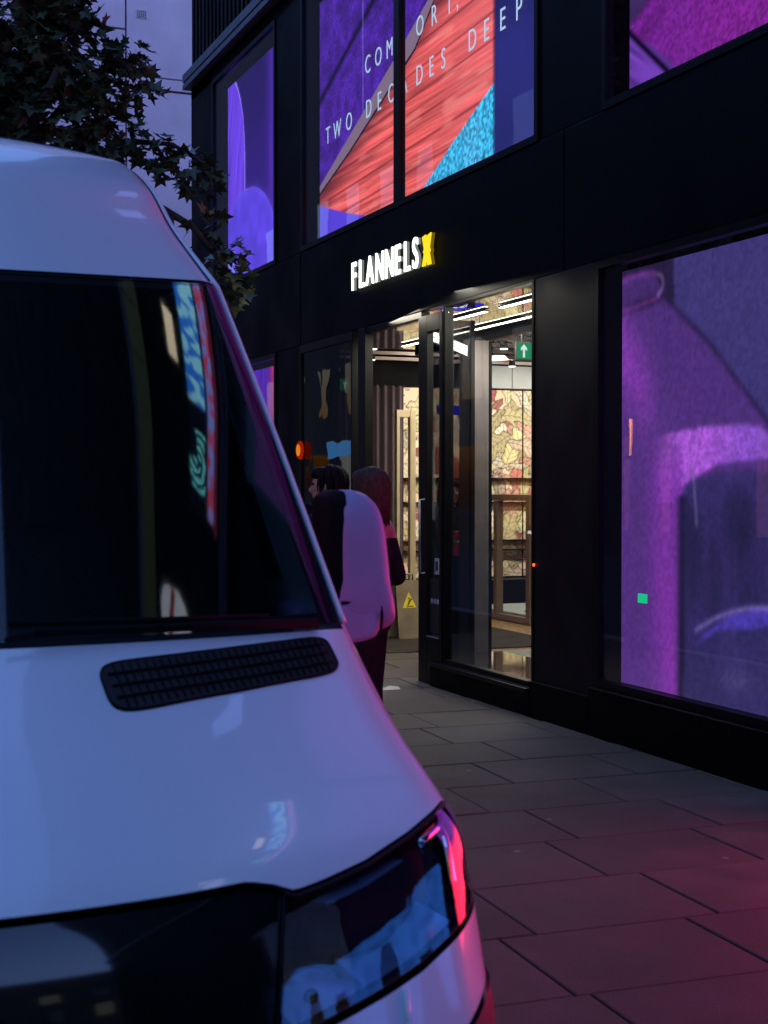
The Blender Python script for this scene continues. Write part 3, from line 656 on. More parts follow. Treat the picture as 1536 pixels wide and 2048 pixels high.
B(7.48, 11.75, YW+.004, YW+.1, .0, 2.965).build('wall_backing', M['void'], wallw)
for z in zs[1:-1]:
    B(7.5, 11.7, YW-.10, YW-.015, z-.010, z+.006).build('wall_shelf', M['frame'], wallw)
B(7.48, 11.75, YW-.35, YW-.013, 0, .345).build('skirting', M['frame'], wallw)
bk = thing('bulkhead_panel', 'plain grey wall band above the leaf patterned panels', 'wall panel', (10, 17.5, 2.97))
for a, b in ((8.3, 9.1), (9.11, 10.2), (10.21, 11.75)): B(a, b-.004, YW-.12, YW+.1, 2.967, 3.27).build('panel', M['greywall'], bk)
ct = thing('curtain', 'plum brown curtain hanging beside the leaf patterned wall', 'curtain', (6.7, 17.4, 0))
pts = [(5.55+.02*k, 17.4+.05*math.sin(k*1.15)+.02*math.sin(k*.5)) for k in range(96)]
P = np.array([[(x, y, z) for x, y in pts] for z in (0.02, 1.6, 2.95)]); MB().grid(P).build('curtain_cloth', M['curtain'], ct, smooth=True, recalc=False)
MB().tube([(5.5, 17.4, 2.97), (7.47, 17.4, 2.97)], .02, 8).build('curtain_rail', M['frame'], ct)
# slim brass display gate in front of the wall
gt = thing('clothes_stand', 'tall pale brass stand before the leaf patterned wall', 'stand', (6.95, 16.2, 0))
B(7.00, 7.075, 16.16, 16.24, 0, 2.56).build('post', M['pale_brass'], gt, bevel=.004); B(6.82, 6.999, 16.16, 16.24, 2.47, 2.56).build('rail', M['pale_brass'], gt, bevel=.004)
B(6.82, 6.86, 16.16, 16.24, 0, 2.469).build('post', M['pale_brass'], gt, bevel=.004)
# display table frame
dt = thing('display_case', 'waist high bronzed metal display case with glass shelves', 'display case', (8.3, 15.4, 0))
for x in (7.86, 8.9):
    for y in (14.62, 15.45, 16.35):
        B(x-.045, x+.045, y-.045, y+.045, 0.0, 1.44).build('leg', M['brass'], dt, bevel=.004)
for z in (.0, 1.441):
    for x in (7.86, 8.9): B(x-.05, x+.05, 14.56, 16.46, z+.001, z+.075).build('rail', M['brass'], dt, bevel=.004)
    for y in (14.62, 16.4): B(7.911, 8.849, y-.05, y+.05, z+.001, z+.075).build('rail', M['brass'], dt, bevel=.004)
B(7.82, 8.94, 14.58, 16.44, 1.518, 1.535).build('glass_top', M['pane'], dt)
for z in (.72, 1.08): B(7.91, 8.85, 14.67, 16.35, z, z+.012).build('glass_shelf', M['pane'], dt)
B(7.91, 8.85, 14.67, 16.35, .08, .10).build('base_tray', M['greywall'], dt)
for k in range(3): B(8.05+.2*k, 8.2+.2*k, 14.9+.3*k, 15.15+.3*k, .101, .13).build('folded_cloth', M['greywall'], dt, bevel=.01)

# ceiling battens, spots, exit signs
cb = MB()
for k, y in enumerate((13.0, 13.7, 14.4, 15.1, 15.8, 16.5, 17.2)):
    t = thing('ceiling_batten', 'thin pale batten across the dark shop ceiling, number %s from the street' % ('one two three four five six seven'.split()[k]), 'batten', (9, y, 3.29), 'battens across the dark ceiling')
    B(5.3, 13.5, y-.018, y+.018, 3.27, 3.31).build('batten_bar', M['batten'], t)
for k, (p, q) in enumerate((((6.3, 12.9, 3.23), (10.4, 17.3, 3.23)), ((9.9, 12.8, 3.23), (7.6, 17.2, 3.23)))):
    t = thing('ceiling_batten', ('long diagonal pale batten running back to the right below the ceiling', 'long diagonal pale batten crossing the other one below the ceiling')[k], 'batten', p, 'battens across the dark ceiling')
    d = Vector(q)-Vector(p); c = (Vector(p)+Vector(q))/2; n = d.normalized().cross(Vector((0,0,1)))
    MB().obox(c, d/2, n*.04, (0,0,.025)).build('batten_bar', M['batten'], t)
for k, (x, y) in enumerate(((6.9, 13.4), (7.6, 14.8), (8.8, 16.9), (6.2, 15.4), (6.7, 16.7), (5.8, 14.2), (8.9, 14.2), (9.9, 16.2), (5.7, 16.4))):
    t = thing('spot_lamp', 'small round spot lamp ' + ('nearest the exit sign', 'above the middle of the display case', 'before the grey wall band', 'over the far end of the entrance mat', 'before the plum curtain', 'nearest the dark sidelight', 'near the street end of the display case', 'furthest right before the leaf wall', 'in the back corner behind the sidelight')[k], 'lamp', (x, y, 3.22), 'spot lamps under the dark shop ceiling')
    MB().lathe([(.0,3.30),(.035,3.30),(.05,3.22),(.0,3.22)], (x, y, 0), 2, 14).build('lamp_housing', M['frame'], t, smooth=False)
    MB().lathe([(.0,3.217),(.044,3.217),(.044,3.21),(.0,3.21)], (x, y, 0), 2, 14).build('lamp_disc', M['lamp_dim'], t)
    MB().tube([(x, y, 3.30), (x, y, 4.2)], .008, 6).build('lamp_rod', M['frame'], t)

M['exit_g'] = emit('exit_sign_green', s8(0, 150, 100), .9); M['exit_w'] = emit('exit_sign_white', s8(220, 255, 240), 1.1)
def exit_sign(c, wd, ht, label, flip=1):
    x, y, z = c; t = thing('exit_sign', label, 'sign', c, 'green exit signs in the shop')
    B(x-wd/2, x+wd/2, y, y+.03, z-ht/2, z+ht/2).build('sign_box', M['trim'], t)
    B(x-wd/2+.006, x+wd/2-.006, y-.004, y-.0005, z-ht/2+.006, z+ht/2-.006).build('sign_panel', M['exit_g'], t)
    s = wd/.36; X = lambda a: x+flip*(a-.18)*s; Z = lambda b: z+(b-.09)*s
    def pl(ps, nm): MB().prism([(X(a), Z(b)) for a, b in ps], 1, y-.008, y-.0045).build(nm, M['exit_w'], t)
    pl([(.065,.03),(.085,.03),(.085,.105),(.105,.09),(.105,.115),(.075,.148),(.045,.115),(.045,.09),(.065,.105)], 'arrow')
    pl([(.25,.025),(.335,.025),(.335,.155),(.25,.155)], 'door_symbol')
    MB().lathe([(0,-.008),(.012*s,-.008),(.012*s,-.005)], (X(.225), y, Z(.140)), 1, 10).build('running_figure', M['exit_w'], t)
    pl([(.205,.128),(.228,.122),(.222,.085),(.24,.055),(.23,.03),(.215,.035),(.222,.055),(.205,.075),(.185,.055),(.165,.055),(.165,.068),(.182,.07),(.20,.092),(.20,.112),(.18,.10),(.175,.112)], 'running_figure')
    for a in (-.12, .12): MB().tube([(x+a*s, y+.015, z+ht/2), (x+a*s, y+.015, 4.2)], .006, 6).build('hanging_rod', M['trim'], t)
exit_sign((6.86, 12.7, 2.975), .40, .175, 'green exit sign with white arrow hanging near the bronze pillar')
exit_sign((5.62, 15.0, 2.76), .24, .14, 'dim green exit sign added behind the dark entrance glass in place of a reflection', -1)  # second sign added as a solid object for an exit sign mirrored in the glass
bs = thing('message_board', 'narrow bright blue lit board hanging before the leaf patterned wall', 'sign', (6.9, 14.5, 2.46))
B(6.60, 7.17, 14.46, 14.50, 2.42, 2.52).build('board_case', M['void'], bs); B(6.605, 7.165, 14.455, 14.4595, 2.425, 2.515).build('board_face', emit('blue_board', s8(40, 40, 240), 1.2), bs)
for x in (6.7, 7.07): MB().tube([(x, 14.48, 2.52), (x, 14.48, 4.2)], .004, 6).build('hanging_wire', M['trim'], bs)

# shop lamps: the lit ceiling fittings
def area(name, loc, target, sx, sy, power, col):
    l = bpy.data.lights.new(name, 'AREA'); l.shape = 'RECTANGLE'; l.size = sx; l.size_y = sy; l.energy = power; l.color = col
    o = bpy.data.objects.new(name, l); COL.objects.link(o); o.location = loc
    o.rotation_euler = (Vector(target)-Vector(loc)).to_track_quat('-Z', 'Y').to_euler(); return o
area('wall_washer_light', (9.4, 15.9, 3.2), (9.4, 17.6, 1.2), 4.0, .25, 150, (1.0, .91, .78))
area('shop_ceiling_light', (7.8, 13.8, 3.2), (7.8, 13.9, 0), 3.0, 2.4, 150, (1.0, .90, .72))
area('window_soffit_light', (5.15, 9.9, 3.0), (4.2, 10.0, 0), .3, 2.2, 85, (1.0, .93, .76))
area('entrance_ceiling_light', (5.35, 11.6, 2.97), (5.1, 11.4, 0), .5, 2.0, 60, (1.0, .92, .74))

# wet floor board, case on the floor, pouf
wf_ = thing('wet_floor_board', 'clear wet floor board with yellow triangle inside the entrance', 'sign', (5.93, 13.75, 0))
M['board'] = mat('brown_board', (.22,.17,.11), rough=.5)
def slab_tilt(x0, x1, y, z0, z1, lean, th, name, m):
    MB().add([(x0,y,z0),(x1,y,z0),(x1,y+lean,z1),(x0,y+lean,z1),(x0,y+th,z0),(x1,y+th,z0),(x1,y+lean+th,z1),(x0,y+lean+th,z1)],
             [(0,1,2,3),(4,7,6,5),(0,4,5,1),(1,5,6,2),(2,6,7,3),(3,7,4,0)]).build(name, m, wf_)
slab_tilt(5.80, 6.08, 13.68, .01, .62, .10, .012, 'board_leaf', M['board']); slab_tilt(5.80, 6.08, 13.93, .01, .62, -.12, .012, 'board_leaf', M['board'])
MB().tube([(5.88, 13.79, .62), (5.88, 13.79, .68), (6.0, 13.79, .68), (6.0, 13.79, .62)], .012, 8).build('board_handle', M['board'], wf_, smooth=True)
M['yel'] = mat('yellow_warning_print', (.75,.60,.03), rough=.5); M['blk'] = mat('black_warning_print', (.02,.02,.02), rough=.6)
tri = [(5.86,.33),(6.02,.33),(5.94,.50)]
MB().add([(a, 13.68+.10*(z-.01)/.61-.003, z) for a, z in tri]+[(a, 13.68+.10*(z-.01)/.61-.0005, z) for a, z in tri], [(0,1,2),(5,4,3),(0,3,4,1),(1,4,5,2),(2,5,3,0)]).build('warning_triangle', M['yel'], wf_)
fg = [(5.905,.345),(5.985,.345),(5.985,.352),(5.905,.352)]
for q in (fg, [(5.915,.36),(5.93,.36),(5.955,.40),(5.94,.41)], [(5.94,.41),(5.955,.40),(5.975,.42),(5.97,.43)], [(5.932,.42),(5.948,.42),(5.948,.437),(5.932,.437)]):
    MB().add([(a, 13.68+.10*(z-.01)/.61-.006, z) for a, z in q]+[(a, 13.68+.10*(z-.01)/.61-.004, z) for a, z in q], [(0,1,2,3),(7,6,5,4),(0,4,5,1),(1,5,6,2),(2,6,7,3),(3,7,4,0)]).build('warning_figure', M['blk'], wf_)
ub = thing('folded_umbrella', 'black folded umbrella lying on the shop floor past the mat', 'umbrella', (6.2, 15.1, 0))
MB().tube([(5.95,15.0,.05),(6.05,15.02,.06),(6.35,15.08,.055),(6.55,15.12,.03)], [.02,.055,.05,.01], 10).build('canopy', M['cloth_black'], ub, smooth=True)
MB().tube([(5.95,15.0,.05),(5.84,14.98,.045),(5.80,14.95,.03),(5.82,14.92,.03)], .014, 8).build('handle', M['rubber'], ub, smooth=True)
pf = thing('round_pouf', 'low round dark pouf behind the smoked entrance glass', 'pouf', (6.21, 13.0, 0))
MB().lathe([(.0,.0),(.20,.0),(.23,.05),(.23,.38),(.21,.42),(.0,.43)], (6.21, 13.0, .01), 2, 24).build('cushion', M['cloth_navy'], pf, smooth=True)
MB().lathe([(.235,.37),(.24,.385),(.235,.40)], (6.21, 13.0, .01), 2, 24).build('piping', M['greywall'], pf, smooth=True)

lt_ = thing('litter_wrapper', 'small crumpled pale wrapper on the paving before the black bay plinth', 'litter', (4.30, 10.35, 0))
MB().add([(4.22,10.32,.004),(4.38,10.30,.006),(4.40,10.40,.018),(4.25,10.42,.006),(4.31,10.36,.032)], [(0,1,4),(1,2,4),(2,3,4),(3,0,4),(0,3,2,1)]).build('wrapper', M['trim'], lt_)

# round orange lamp added by the sidelight to stand for a reflected one
rs = thing('reflected_round_lamp', 'round orange and red lamp added on the dark sidelight frame in place of a reflected lamp', 'lamp', (FX-.04, 13.74, 1.98))
MB().lathe([(0,-.025),(.085,-.025),(.095,-.01),(.095,.0),(0,.0)], (FX-.02, 13.73, 1.98), 0, 24).build('lamp_rim', emit('red_lamp_rim', s8(200, 40, 20), .45), rs)
MB().lathe([(0,-.031),(.06,-.031),(.06,-.026)], (FX-.02, 13.73, 1.98), 0, 20).build('lamp_disc', emit('orange_lamp_disc', s8(250, 140, 20), .8), rs)
ln_ = thing('alarm_light', 'tiny red lamp on the edge of the bronze pillar', 'lamp', (FX, 8.79, 1.0))
MB().lathe([(0,-.012),(.010,-.010),(.010,.0)], (FX-.012, 8.76, 1.06), 0, 10).build('light_bead', emit('red_bead', (1,.08,.02), 3), ln_)

# ------------------------------------------------------------------ people
def remesh(mb, name, m, parent, vox=.012, smooth_it=6, off=None):
    off = root_of(parent).location
    me = mb.mesh(name, m, off); o = bpy.data.objects.new(name, me); COL.objects.link(o)
    md = o.modifiers.new('r', 'REMESH'); md.mode = 'VOXEL'; md.voxel_size = vox; md.use_smooth_shade = True
    sd = o.modifiers.new('s', 'SMOOTH'); sd.iterations = smooth_it; sd.factor = .5
    dg = bpy.context.evaluated_depsgraph_get(); dg.update()
    nm = bpy.data.meshes.new_from_object(o.evaluated_get(dg)); o.modifiers.clear(); o.data = nm; nm.name = name
    if not nm.materials: nm.materials.append(m)
    o.parent = parent; return o
def limb(mb, pts, rs, n=14):
    for p, r in zip(pts, rs): mb.ell(p, r, r, r, n, 8)
    for i in range(len(pts)-1): mb.tube([pts[i], pts[i+1]], [rs[i], rs[i+1]], n)
    return mb
def person(loc, yaw, H, label, group, top, yoke, legs_m, hair_m, hair, arms, build=1.0, head_turn=0.0, stance=.10):
    """standing figure: built facing +y, then turned by yaw about its feet"""
    t = thing('person', label, 'person', loc, group)
    s = H/1.70; c0 = Vector(loc); rot = Matrix.Rotation(yaw, 3, 'Z')
    def W(p): return tuple(c0 + rot @ (Vector(p)*s))
    hr = Matrix.Rotation(head_turn, 3, 'Z')
    def Wh(p): return W(hr @ Vector((p[0], p[1]-.01, p[2])) + Vector((0, .01, 0)))
    b = build
    def mk(parts):
        mb = MB()
        for pts, rs in parts: limb(mb, [W(p) for p in pts], [r*s for r in rs])
        return mb
    legs = [([(sx*stance*.9,0,.90),(sx*stance,.02,.50),(sx*stance*1.05,-.01,.09)], [.098*b,.065*b,.045]) for sx in (-1,1)]
    torso = [([(0,0,.93),(0,.0,1.08),(0,.0,1.25),(0,-.005,1.38)], [.125*b,.115*b,.125*b,.105*b]), ([(-.08*b,0,.93),(.08*b,0,.93)], [.105*b,.105*b]),
             ([(-.085*b,0,1.25),(.085*b,0,1.25)], [.105*b,.105*b]), ([(-.155*b,-.01,1.385),(0,-.01,1.42),(.155*b,-.01,1.385)], [.062,.07,.062]), ([(0,-.01,1.40),(0,.005,1.50)], [.058,.052])]
    A = [([a[0], a[1], a[2]], [.054*b,.043*b,.028]) for a in arms]
    body = mk(legs+torso+A)
    # head with face
    head = [((0,.005,1.60), (.072,.088,.098)), ((0,.022,1.545), (.055,.068,.06)), ((0,.09,1.575), (.013,.024,.022)), ((0,.085,1.60), (.010,.012,.02)),
            ((-.072,0,1.585), (.012,.02,.032)), ((.072,0,1.585), (.012,.02,.032)), ((0,.076,1.532), (.022,.012,.008)), ((0,.066,1.498), (.022,.02,.014))]
    for c, r in head:
        q = MB().ell((0,0,0), r[0]*s, r[1]*s, r[2]*s, 16, 10)
        body.add([tuple(Vector(W(hr @ Vector(c))) + rot @ (hr @ Vector(v))) for v in q.v], q.f)
    # feet, hands
    for sx in (-1, 1):
        limb(body, [W((sx*stance*1.05,-.03,.05)), W((sx*stance*1.2,.10,.035)), W((sx*stance*1.25,.17,.03))], [.042*s,.036*s,.028*s])
    for a in arms:
        wr, d = Vector(a[2]), (Vector(a[2])-Vector(a[1])).normalized(); side = d.cross(Vector((0,1,.2))).normalized(); nrm = side.cross(d)
        limb(body, [W(wr), W(wr+d*.05), W(wr+d*.085)], [.026*s,.030*s,.026*s])
        for k, ln in enumerate((.062, .075, .070, .052)):
            o = side*(k-1.5)*.018; p0 = wr+d*.08+o; p1 = p0+d*ln*.55+nrm*.006; p2 = p1+d*ln*.38+nrm*.022
            limb(body, [W(p0), W(p1), W(p2)], [.0105*s,.0095*s,.008*s], 8)
        p0 = wr+d*.03-side*.026; p1 = p0-side*.022+d*.03; p2 = p1+d*.032+nrm*.012
        limb(body, [W(p0), W(p1), W(p2)], [.012*s,.011*s,.009*s], 8)
    bo = remesh(body, 'body', M['skin'], t, .0085, 3)
    for sx in (-1, 1):
        e = MB().ell(W(hr @ Vector((sx*.030,.083,1.612))), .010*s, .010*s, .008*s, 10, 8); e.build('eye', M['cloth_black'], t, smooth=True)
    # trousers
    tr = mk([([(sx*stance*.9,0,.93),(sx*stance,.02,.50),(sx*stance*1.06,-.01,.07)], [.118*b,.088*b,.075*b]) for sx in (-1,1)]+[([(-.08*b,0,.95),(.08*b,0,.95)], [.122*b,.122*b])])
    remesh(tr, 'trousers', legs_m, t, .012, 6)
    jk = mk([([(0,0,.88),(0,0,1.08),(0,0,1.25),(0,-.01,1.37)], [.145*b,.137*b,.145*b,.12*b]), ([(-.085*b,0,.88),(.085*b,0,.88)], [.128*b,.128*b]), ([(-.09*b,0,1.25),(.09*b,0,1.25)], [.125*b,.125*b]),
             ([(-.157*b,-.01,1.385),(0,-.012,1.41),(.157*b,-.01,1.385)], [.078,.078,.078])]+[([a[0], a[1], tuple(Vector(a[2])-(Vector(a[2])-Vector(a[1])).normalized()*.02)], [.076*b,.072*b,.046*b]) for a in arms])
    jo = remesh(jk, 'jacket', top, t, .012, 6)
    if yoke:                                  # the cloth changes colour at a seam across the chest
        m2 = top.copy(); nt = m2.node_tree; p = nt.nodes['Principled BSDF']; src = p.inputs['Base Color'].links[0].from_socket
        tc = nn(nt, 'ShaderNodeTexCoord'); sp = nn(nt, 'ShaderNodeSeparateXYZ'); nt.links.new(tc.outputs['Object'], sp.inputs[0])
        gt_ = nn(nt, 'ShaderNodeMath', operation='GREATER_THAN'); gt_.inputs[1].default_value = 1.335*s; nt.links.new(sp.outputs['Z'], gt_.inputs[0])
        mx = nn(nt, 'ShaderNodeMix', data_type='RGBA'); nt.links.new(gt_.outputs[0], mx.inputs[0]); nt.links.new(src, mx.inputs[6]); mx.inputs[7].default_value = (*yoke, 1)
        nt.links.new(mx.outputs[2], p.inputs['Base Color']); jo.data.materials[0] = m2
    sh = MB()
    for sx in (-1, 1): limb(sh, [W((sx*stance*1.05,-.045,.05)), W((sx*stance*1.2,.10,.04)), W((sx*stance*1.26,.19,.035))], [.052*s,.046*s,.036*s])
    remesh(sh, 'shoes', M['rubber'], t, .010, 3)
    # hair: shell over the skull
    hm = MB()
    for c, r in hair:
        q = MB().ell((0,0,0), r[0]*s, r[1]*s, r[2]*s, 16, 12); hm.add([tuple(Vector(W(hr @ Vector(c))) + rot @ (hr @ Vector(v))) for v in q.v], q.f)
    ho = remesh(hm, 'hair', hair_m, t, .010, 3)
    st = MB(); long_ = len(hair) > 4; q = random.Random(len(label))
    for i in range(130 if long_ else 110):       # locks combed down from the crown, none over the face
        az = q.uniform(-2.25, 2.25)+math.pi; top_z = 1.715; low = (q.uniform(1.40, 1.47) if long_ else q.uniform(1.53, 1.60)); pts = []
        wv = q.uniform(-.05, .05)
        for k in range(7):
            f = k/6; el = (math.pi/2)*min(1, f*1.5); zz = 1.625+.100*math.cos(el) if f < .667 else 1.625+(low-1.625)*(f-.667)/.333
            r0 = math.sin(el)*(1.0 if f < .7 else 1.0-.10*(f-.7)); a_ = az+wv*k+.02*math.sin(3*k+i)
            pts.append(Wh((math.sin(a_)*.094*r0, math.cos(a_)*.104*r0-.024, zz+q.uniform(-.002,.002))))
        st.tube(pts, [.005,.0065,.0075,.0075,.007,.006,.0025], 5)
    st.build('hair_lock', hair_m, ho, smooth=True)['kind'] = 'stuff'
    return t
short_hair = [((0,-.020,1.632), (.082,.095,.092)), ((0,.035,1.672), (.066,.065,.045)), ((0,-.055,1.58), (.070,.058,.070))]
bob_hair = [((0,-.022,1.625), (.090,.098,.098)), ((0,-.05,1.53), (.088,.070,.11)), ((-.058,-.02,1.50), (.034,.06,.10)), ((.058,-.02,1.50), (.034,.06,.10)), ((0,.03,1.672), (.07,.07,.045)), ((.03,-.055,1.44), (.055,.04,.05))]
down_l = ((-.20,-.01,1.37), (-.235,-.03,1.10), (-.21,.10,.90)); down_r = ((.20,-.01,1.37), (.235,-.03,1.10), (.21,.10,.90))
bent_r = ((.20,-.01,1.37), (.275,-.06,1.12), (.10,.17,1.10)); bent_l = ((-.20,-.01,1.37), (-.27,-.05,1.12), (-.09,.18,1.08))
bent_s = ((.185,-.01,1.37), (.235,-.06,1.12), (.09,.15,1.10))
person((2.845, 7.14, 0), R(42), 1.685, 'woman with light brown bob in rose and black jacket behind the van mirror', 'people by the shop', M['cloth_black'], (.42,.27,.25), M['cloth_black'], M['hair_fair'], bob_hair, (bent_l, bent_s), .80, R(-14), .065)
person((2.93, 8.02, 0), R(52), 1.71, 'dark haired man in dark clothes facing left beyond the woman', 'people by the shop', M['cloth_navy'], None, M['cloth_black'], M['hair_dark'], short_hair, (down_l, bent_r), 1.05, R(16))
pp = person((5.52, 11.82, 0), R(195), 1.66, 'figure in black with red and green print behind the smoked entrance glass', 'people by the shop', M['cloth_black'], None, M['cloth_black'], M['hair_dark'], bob_hair, (down_l, down_r), .95)  # solid figure added here for a person mirrored in the glass
M['bag_red'] = mat('red_bag_cloth', (.55,.012,.03), rough=.6, var=.2); M['bag_green'] = mat('green_bag_print', (.02,.30,.16), rough=.6)
bg_ = thing('shoulder_bag', 'red bag with green curls, added in place of a print on the figure behind the smoked glass', 'bag', (5.42, 11.66, 1.0))  # bag added to carry the red and green print of the figure
MB().prism([(5.32,.98),(5.55,.98),(5.56,1.20),(5.31,1.22)], 1, 11.60, 11.64).build('bag_body', M['bag_red'], bg_, bevel=.01)
for q in ([(5.34,.98),(5.37,1.03),(5.42,1.05),(5.45,1.09)], [(5.36,1.10),(5.41,1.13),(5.48,1.10),(5.53,1.13)], [(5.36,1.0),(5.38,1.07),(5.35,1.11)]):
    MB().tube([(x, 11.596, z) for x, z in q], .009, 6).build('bag_print', M['bag_green'], bg_)
MB().tube([(5.33, 11.62, 1.21), (5.42, 11.70, 1.34), (5.50, 11.80, 1.40)], .010, 6).build('bag_strap', M['bag_red'], bg_)

# ------------------------------------------------------------------ van
VX = 0.29
van = thing('parked_van', 'white high roof van parked at the kerb, its nose towards the street corner', 'van', (VX, 5.0, -.12))
def catmull(rows, t):
    n = len(rows)-1; t = np.clip(t, 0, n-1e-9); i = t.astype(int); f = (t-i)[...,None]
    g = lambda k: rows[np.clip(k, 0, n)]
    p0, p1, p2, p3 = g(i-1), g(i), g(i+1), g(i+2)
    return p1 + .5*f*(p2-p0 + f*(2*p0-5*p1+4*p2-p3 + f*(3*(p1-p2)+p3-p0)))
class Skin:
    """front skin of the van: rows (half width, y at middle, y at edge, z at middle, z at edge, corner roll back, corner roll down)"""
    def __init__(s, rows, p=2.1, a0=.88, linear=False): s.r = np.array(rows, float); s.p = p; s.a0 = a0; s.lin = linear
    def __call__(s, a, t, off=0.0):
        a = np.asarray(a, float); t = np.asarray(t, float); a, t = np.broadcast_arrays(a, t)
        P = s._p(a, t)
        if np.any(off):
            e = 1e-3; da = s._p(np.clip(a+e,-1,1), t)-s._p(np.clip(a-e,-1,1), t); n = len(s.r)-1
            dt = s._p(a, np.clip(t+e,0,n))-s._p(a, np.clip(t-e,0,n)); nr = np.cross(dt, da); nr /= np.maximum(np.linalg.norm(nr, axis=-1, keepdims=True), 1e-9)
            nr *= np.where(nr[...,1:2] > .35, -1, 1)     # outwards is forward or up
            P = P + (nr*np.asarray(off)[...,None] if np.ndim(off) else nr*off)
        return P
    def _p(s, a, t):
        if s.lin:
            n = len(s.r)-1; i = np.clip(t.astype(int), 0, n-1); f = (t-i)[...,None]; q = s.r[i]*(1-f)+s.r[i+1]*f
        else: q = catmull(s.r, t)
        W, yc, ye, zc, ze, cy, cz = [q[..., k] for k in range(7)]; A = np.abs(a)
        k = np.clip((A-s.a0)/(1-s.a0), 0, 1); roll = 1-np.sqrt(np.maximum(1-k*k, 0))
        return np.stack([VX+W*a, yc+(ye-yc)*A**s.p+cy*roll, zc+(ze-zc)*A**s.p-cz*roll], -1)
def edge_spaced(a0, a1, n):               # samples, denser towards |a| = 1
    u = np.linspace(0, 1, n); a = a0+(a1-a0)*u
    return a
TOP = Skin([(.67,5.60,5.60,2.69,2.60,.00,.09),(.67,4.9,4.95,2.685,2.605,.04,.085),(.675,4.35,4.46,2.65,2.615,.08,.065),(.695,3.98,4.18,2.50,2.50,.07,.025),(.73,3.76,4.03,2.32,2.35,.07,.012),(.78,3.58,3.78,2.135,2.165,.06,.01)])
WS = Skin([(.78,3.575,3.775,2.125,2.155,.06,.01),(.84,3.27,3.44,1.715,1.73,.055,.01),(.90,2.955,3.115,1.285,1.285,.05,.01)], a0=.95)
HOOD = Skin([(.90,2.94,3.10,1.275,1.275,.05,.01),(.905,2.78,2.96,1.205,1.18,.05,.02),(.92,2.58,2.80,1.115,1.085,.07,.03),(.93,2.395,2.62,1.005,.995,.07,.03),
             (.945,2.285,2.54,.925,.925,.08,.02),(.955,2.225,2.51,.825,.825,.09,.01),(.965,2.185,2.48,.69,.69,.09,.0),(.975,2.155,2.45,.54,.54,.09,.0),(.975,2.145,2.45,.39,.39,.09,.0),(.955,2.20,2.50,.20,.20,.09,.0)])
def g_hood(a):                            # bonnet shut line, as a row number of HOOD
    return np.interp(np.abs(a), [0,.30,.44,.49,.53,.60,.70,.82,.93,.97,1.0], [4.03,4.02,4.0,4.12,4.28,4.20,4.05,3.75,3.38,3.24,3.16])
def g_low(a):                             # line between headlights and bumper
    return np.interp(np.abs(a), [0,.40,.46,.55,.70,.79,.90,.96,1.0], [6.30,6.30,6.22,6.08,5.92,5.80,5.56,5.40,5.30])
def patch(S, aT, tT, aB, tB, na, nt, off=0.0):
    """ruled patch between a top curve and a bottom curve; aT.. are functions of s in 0..1"""
    s = np.linspace(0,1,na)[None,:]; v = np.linspace(0,1,nt)[:,None]
    a = aT(s)*(1-v)+aB(s)*v; t = tT(s)*(1-v)+tB(s)*v
    return S(a, t, off)
def sides(fn): return [(1, fn), (-1, fn)]
V = {}
def vp(mb, name, m, parent=None, **k): return mb.build(name, m, parent or van, **k)
# roof, forehead
aa = np.concatenate([np.linspace(-1,-.9,10)[:-1], np.linspace(-.9,.9,41), np.linspace(.9,1,10)[1:]])
tt = np.linspace(0, 5, 61)
mb = MB(); Ptop = TOP(aa[None,:], tt[:,None]); mb.grid(Ptop)
rear = Ptop[0].copy(); rear2 = rear.copy(); rear2[:,1] = 8.55; mb.grid(np.stack([rear2, (rear+rear2)/2, rear]))
vp(mb, 'roof', M['van'], smooth=True, merge=.0008)
vp(MB().tube([tuple(p) for p in TOP(np.linspace(-.86,.86,60), np.full(60, 2.28), .0)], .0035, 6), 'roof_seam', M['rubber'], smooth=True)
# windscreen and pillars
tw = np.linspace(0, 2, 31)
aw = np.linspace(-.985, .985, 61); vp(MB().grid(WS(aw[None,:], tw[:,None])), 'windscreen', M['van_glass'], smooth=True, recalc=False)
fr_ = MB()
for sgn in (-1, 1):
    a = sgn*np.linspace(.92, .985, 6); fr_.grid(WS(a[None,:], tw[:,None], -.006))
fr_.grid(WS(np.linspace(-.985,.985,41)[None,:], np.linspace(1.90,2,4)[:,None], -.006)); fr_.grid(WS(np.linspace(-.985,.985,41)[None,:], np.linspace(0,.07,4)[:,None], -.006))
vp(fr_, 'windscreen_border', M['rubber'], smooth=True, recalc=False)
sl_ = MB().grid(WS(np.linspace(-.95,.95,41)[None,:], np.linspace(-.0,.012,3)[:,None], .004)); vp(sl_, 'windscreen_seal', M['rubber'], smooth=True, recalc=False)
for sgn in (-1, 1):
    a = sgn*np.linspace(.986, 1, 12)
    vp(MB().grid(WS(a[None,:], tw[:,None], .004)), 'windscreen_pillar', M['van'], smooth=True, recalc=True)
for sgn in (1, -1):                       # drip rail along the pillar and roof edge, with the dark gutter beside it
    pr_ = [tuple(p) for p in WS(np.full(24, sgn*.993), np.linspace(2, .02, 24), .002)]+[tuple(p) for p in TOP(np.full(30, sgn*.985), np.linspace(4.97, 1.2, 30), .002)]
    vp(MB().tube(pr_, .0085, 8), 'drip_rail', M['rail'], smooth=True)
    gu = [tuple(p) for p in TOP(np.full(30, sgn*.962), np.linspace(4.97, 1.2, 30), .001)]; vp(MB().tube(gu, .0035, 6), 'roof_gutter', M['rubber'], smooth=True)
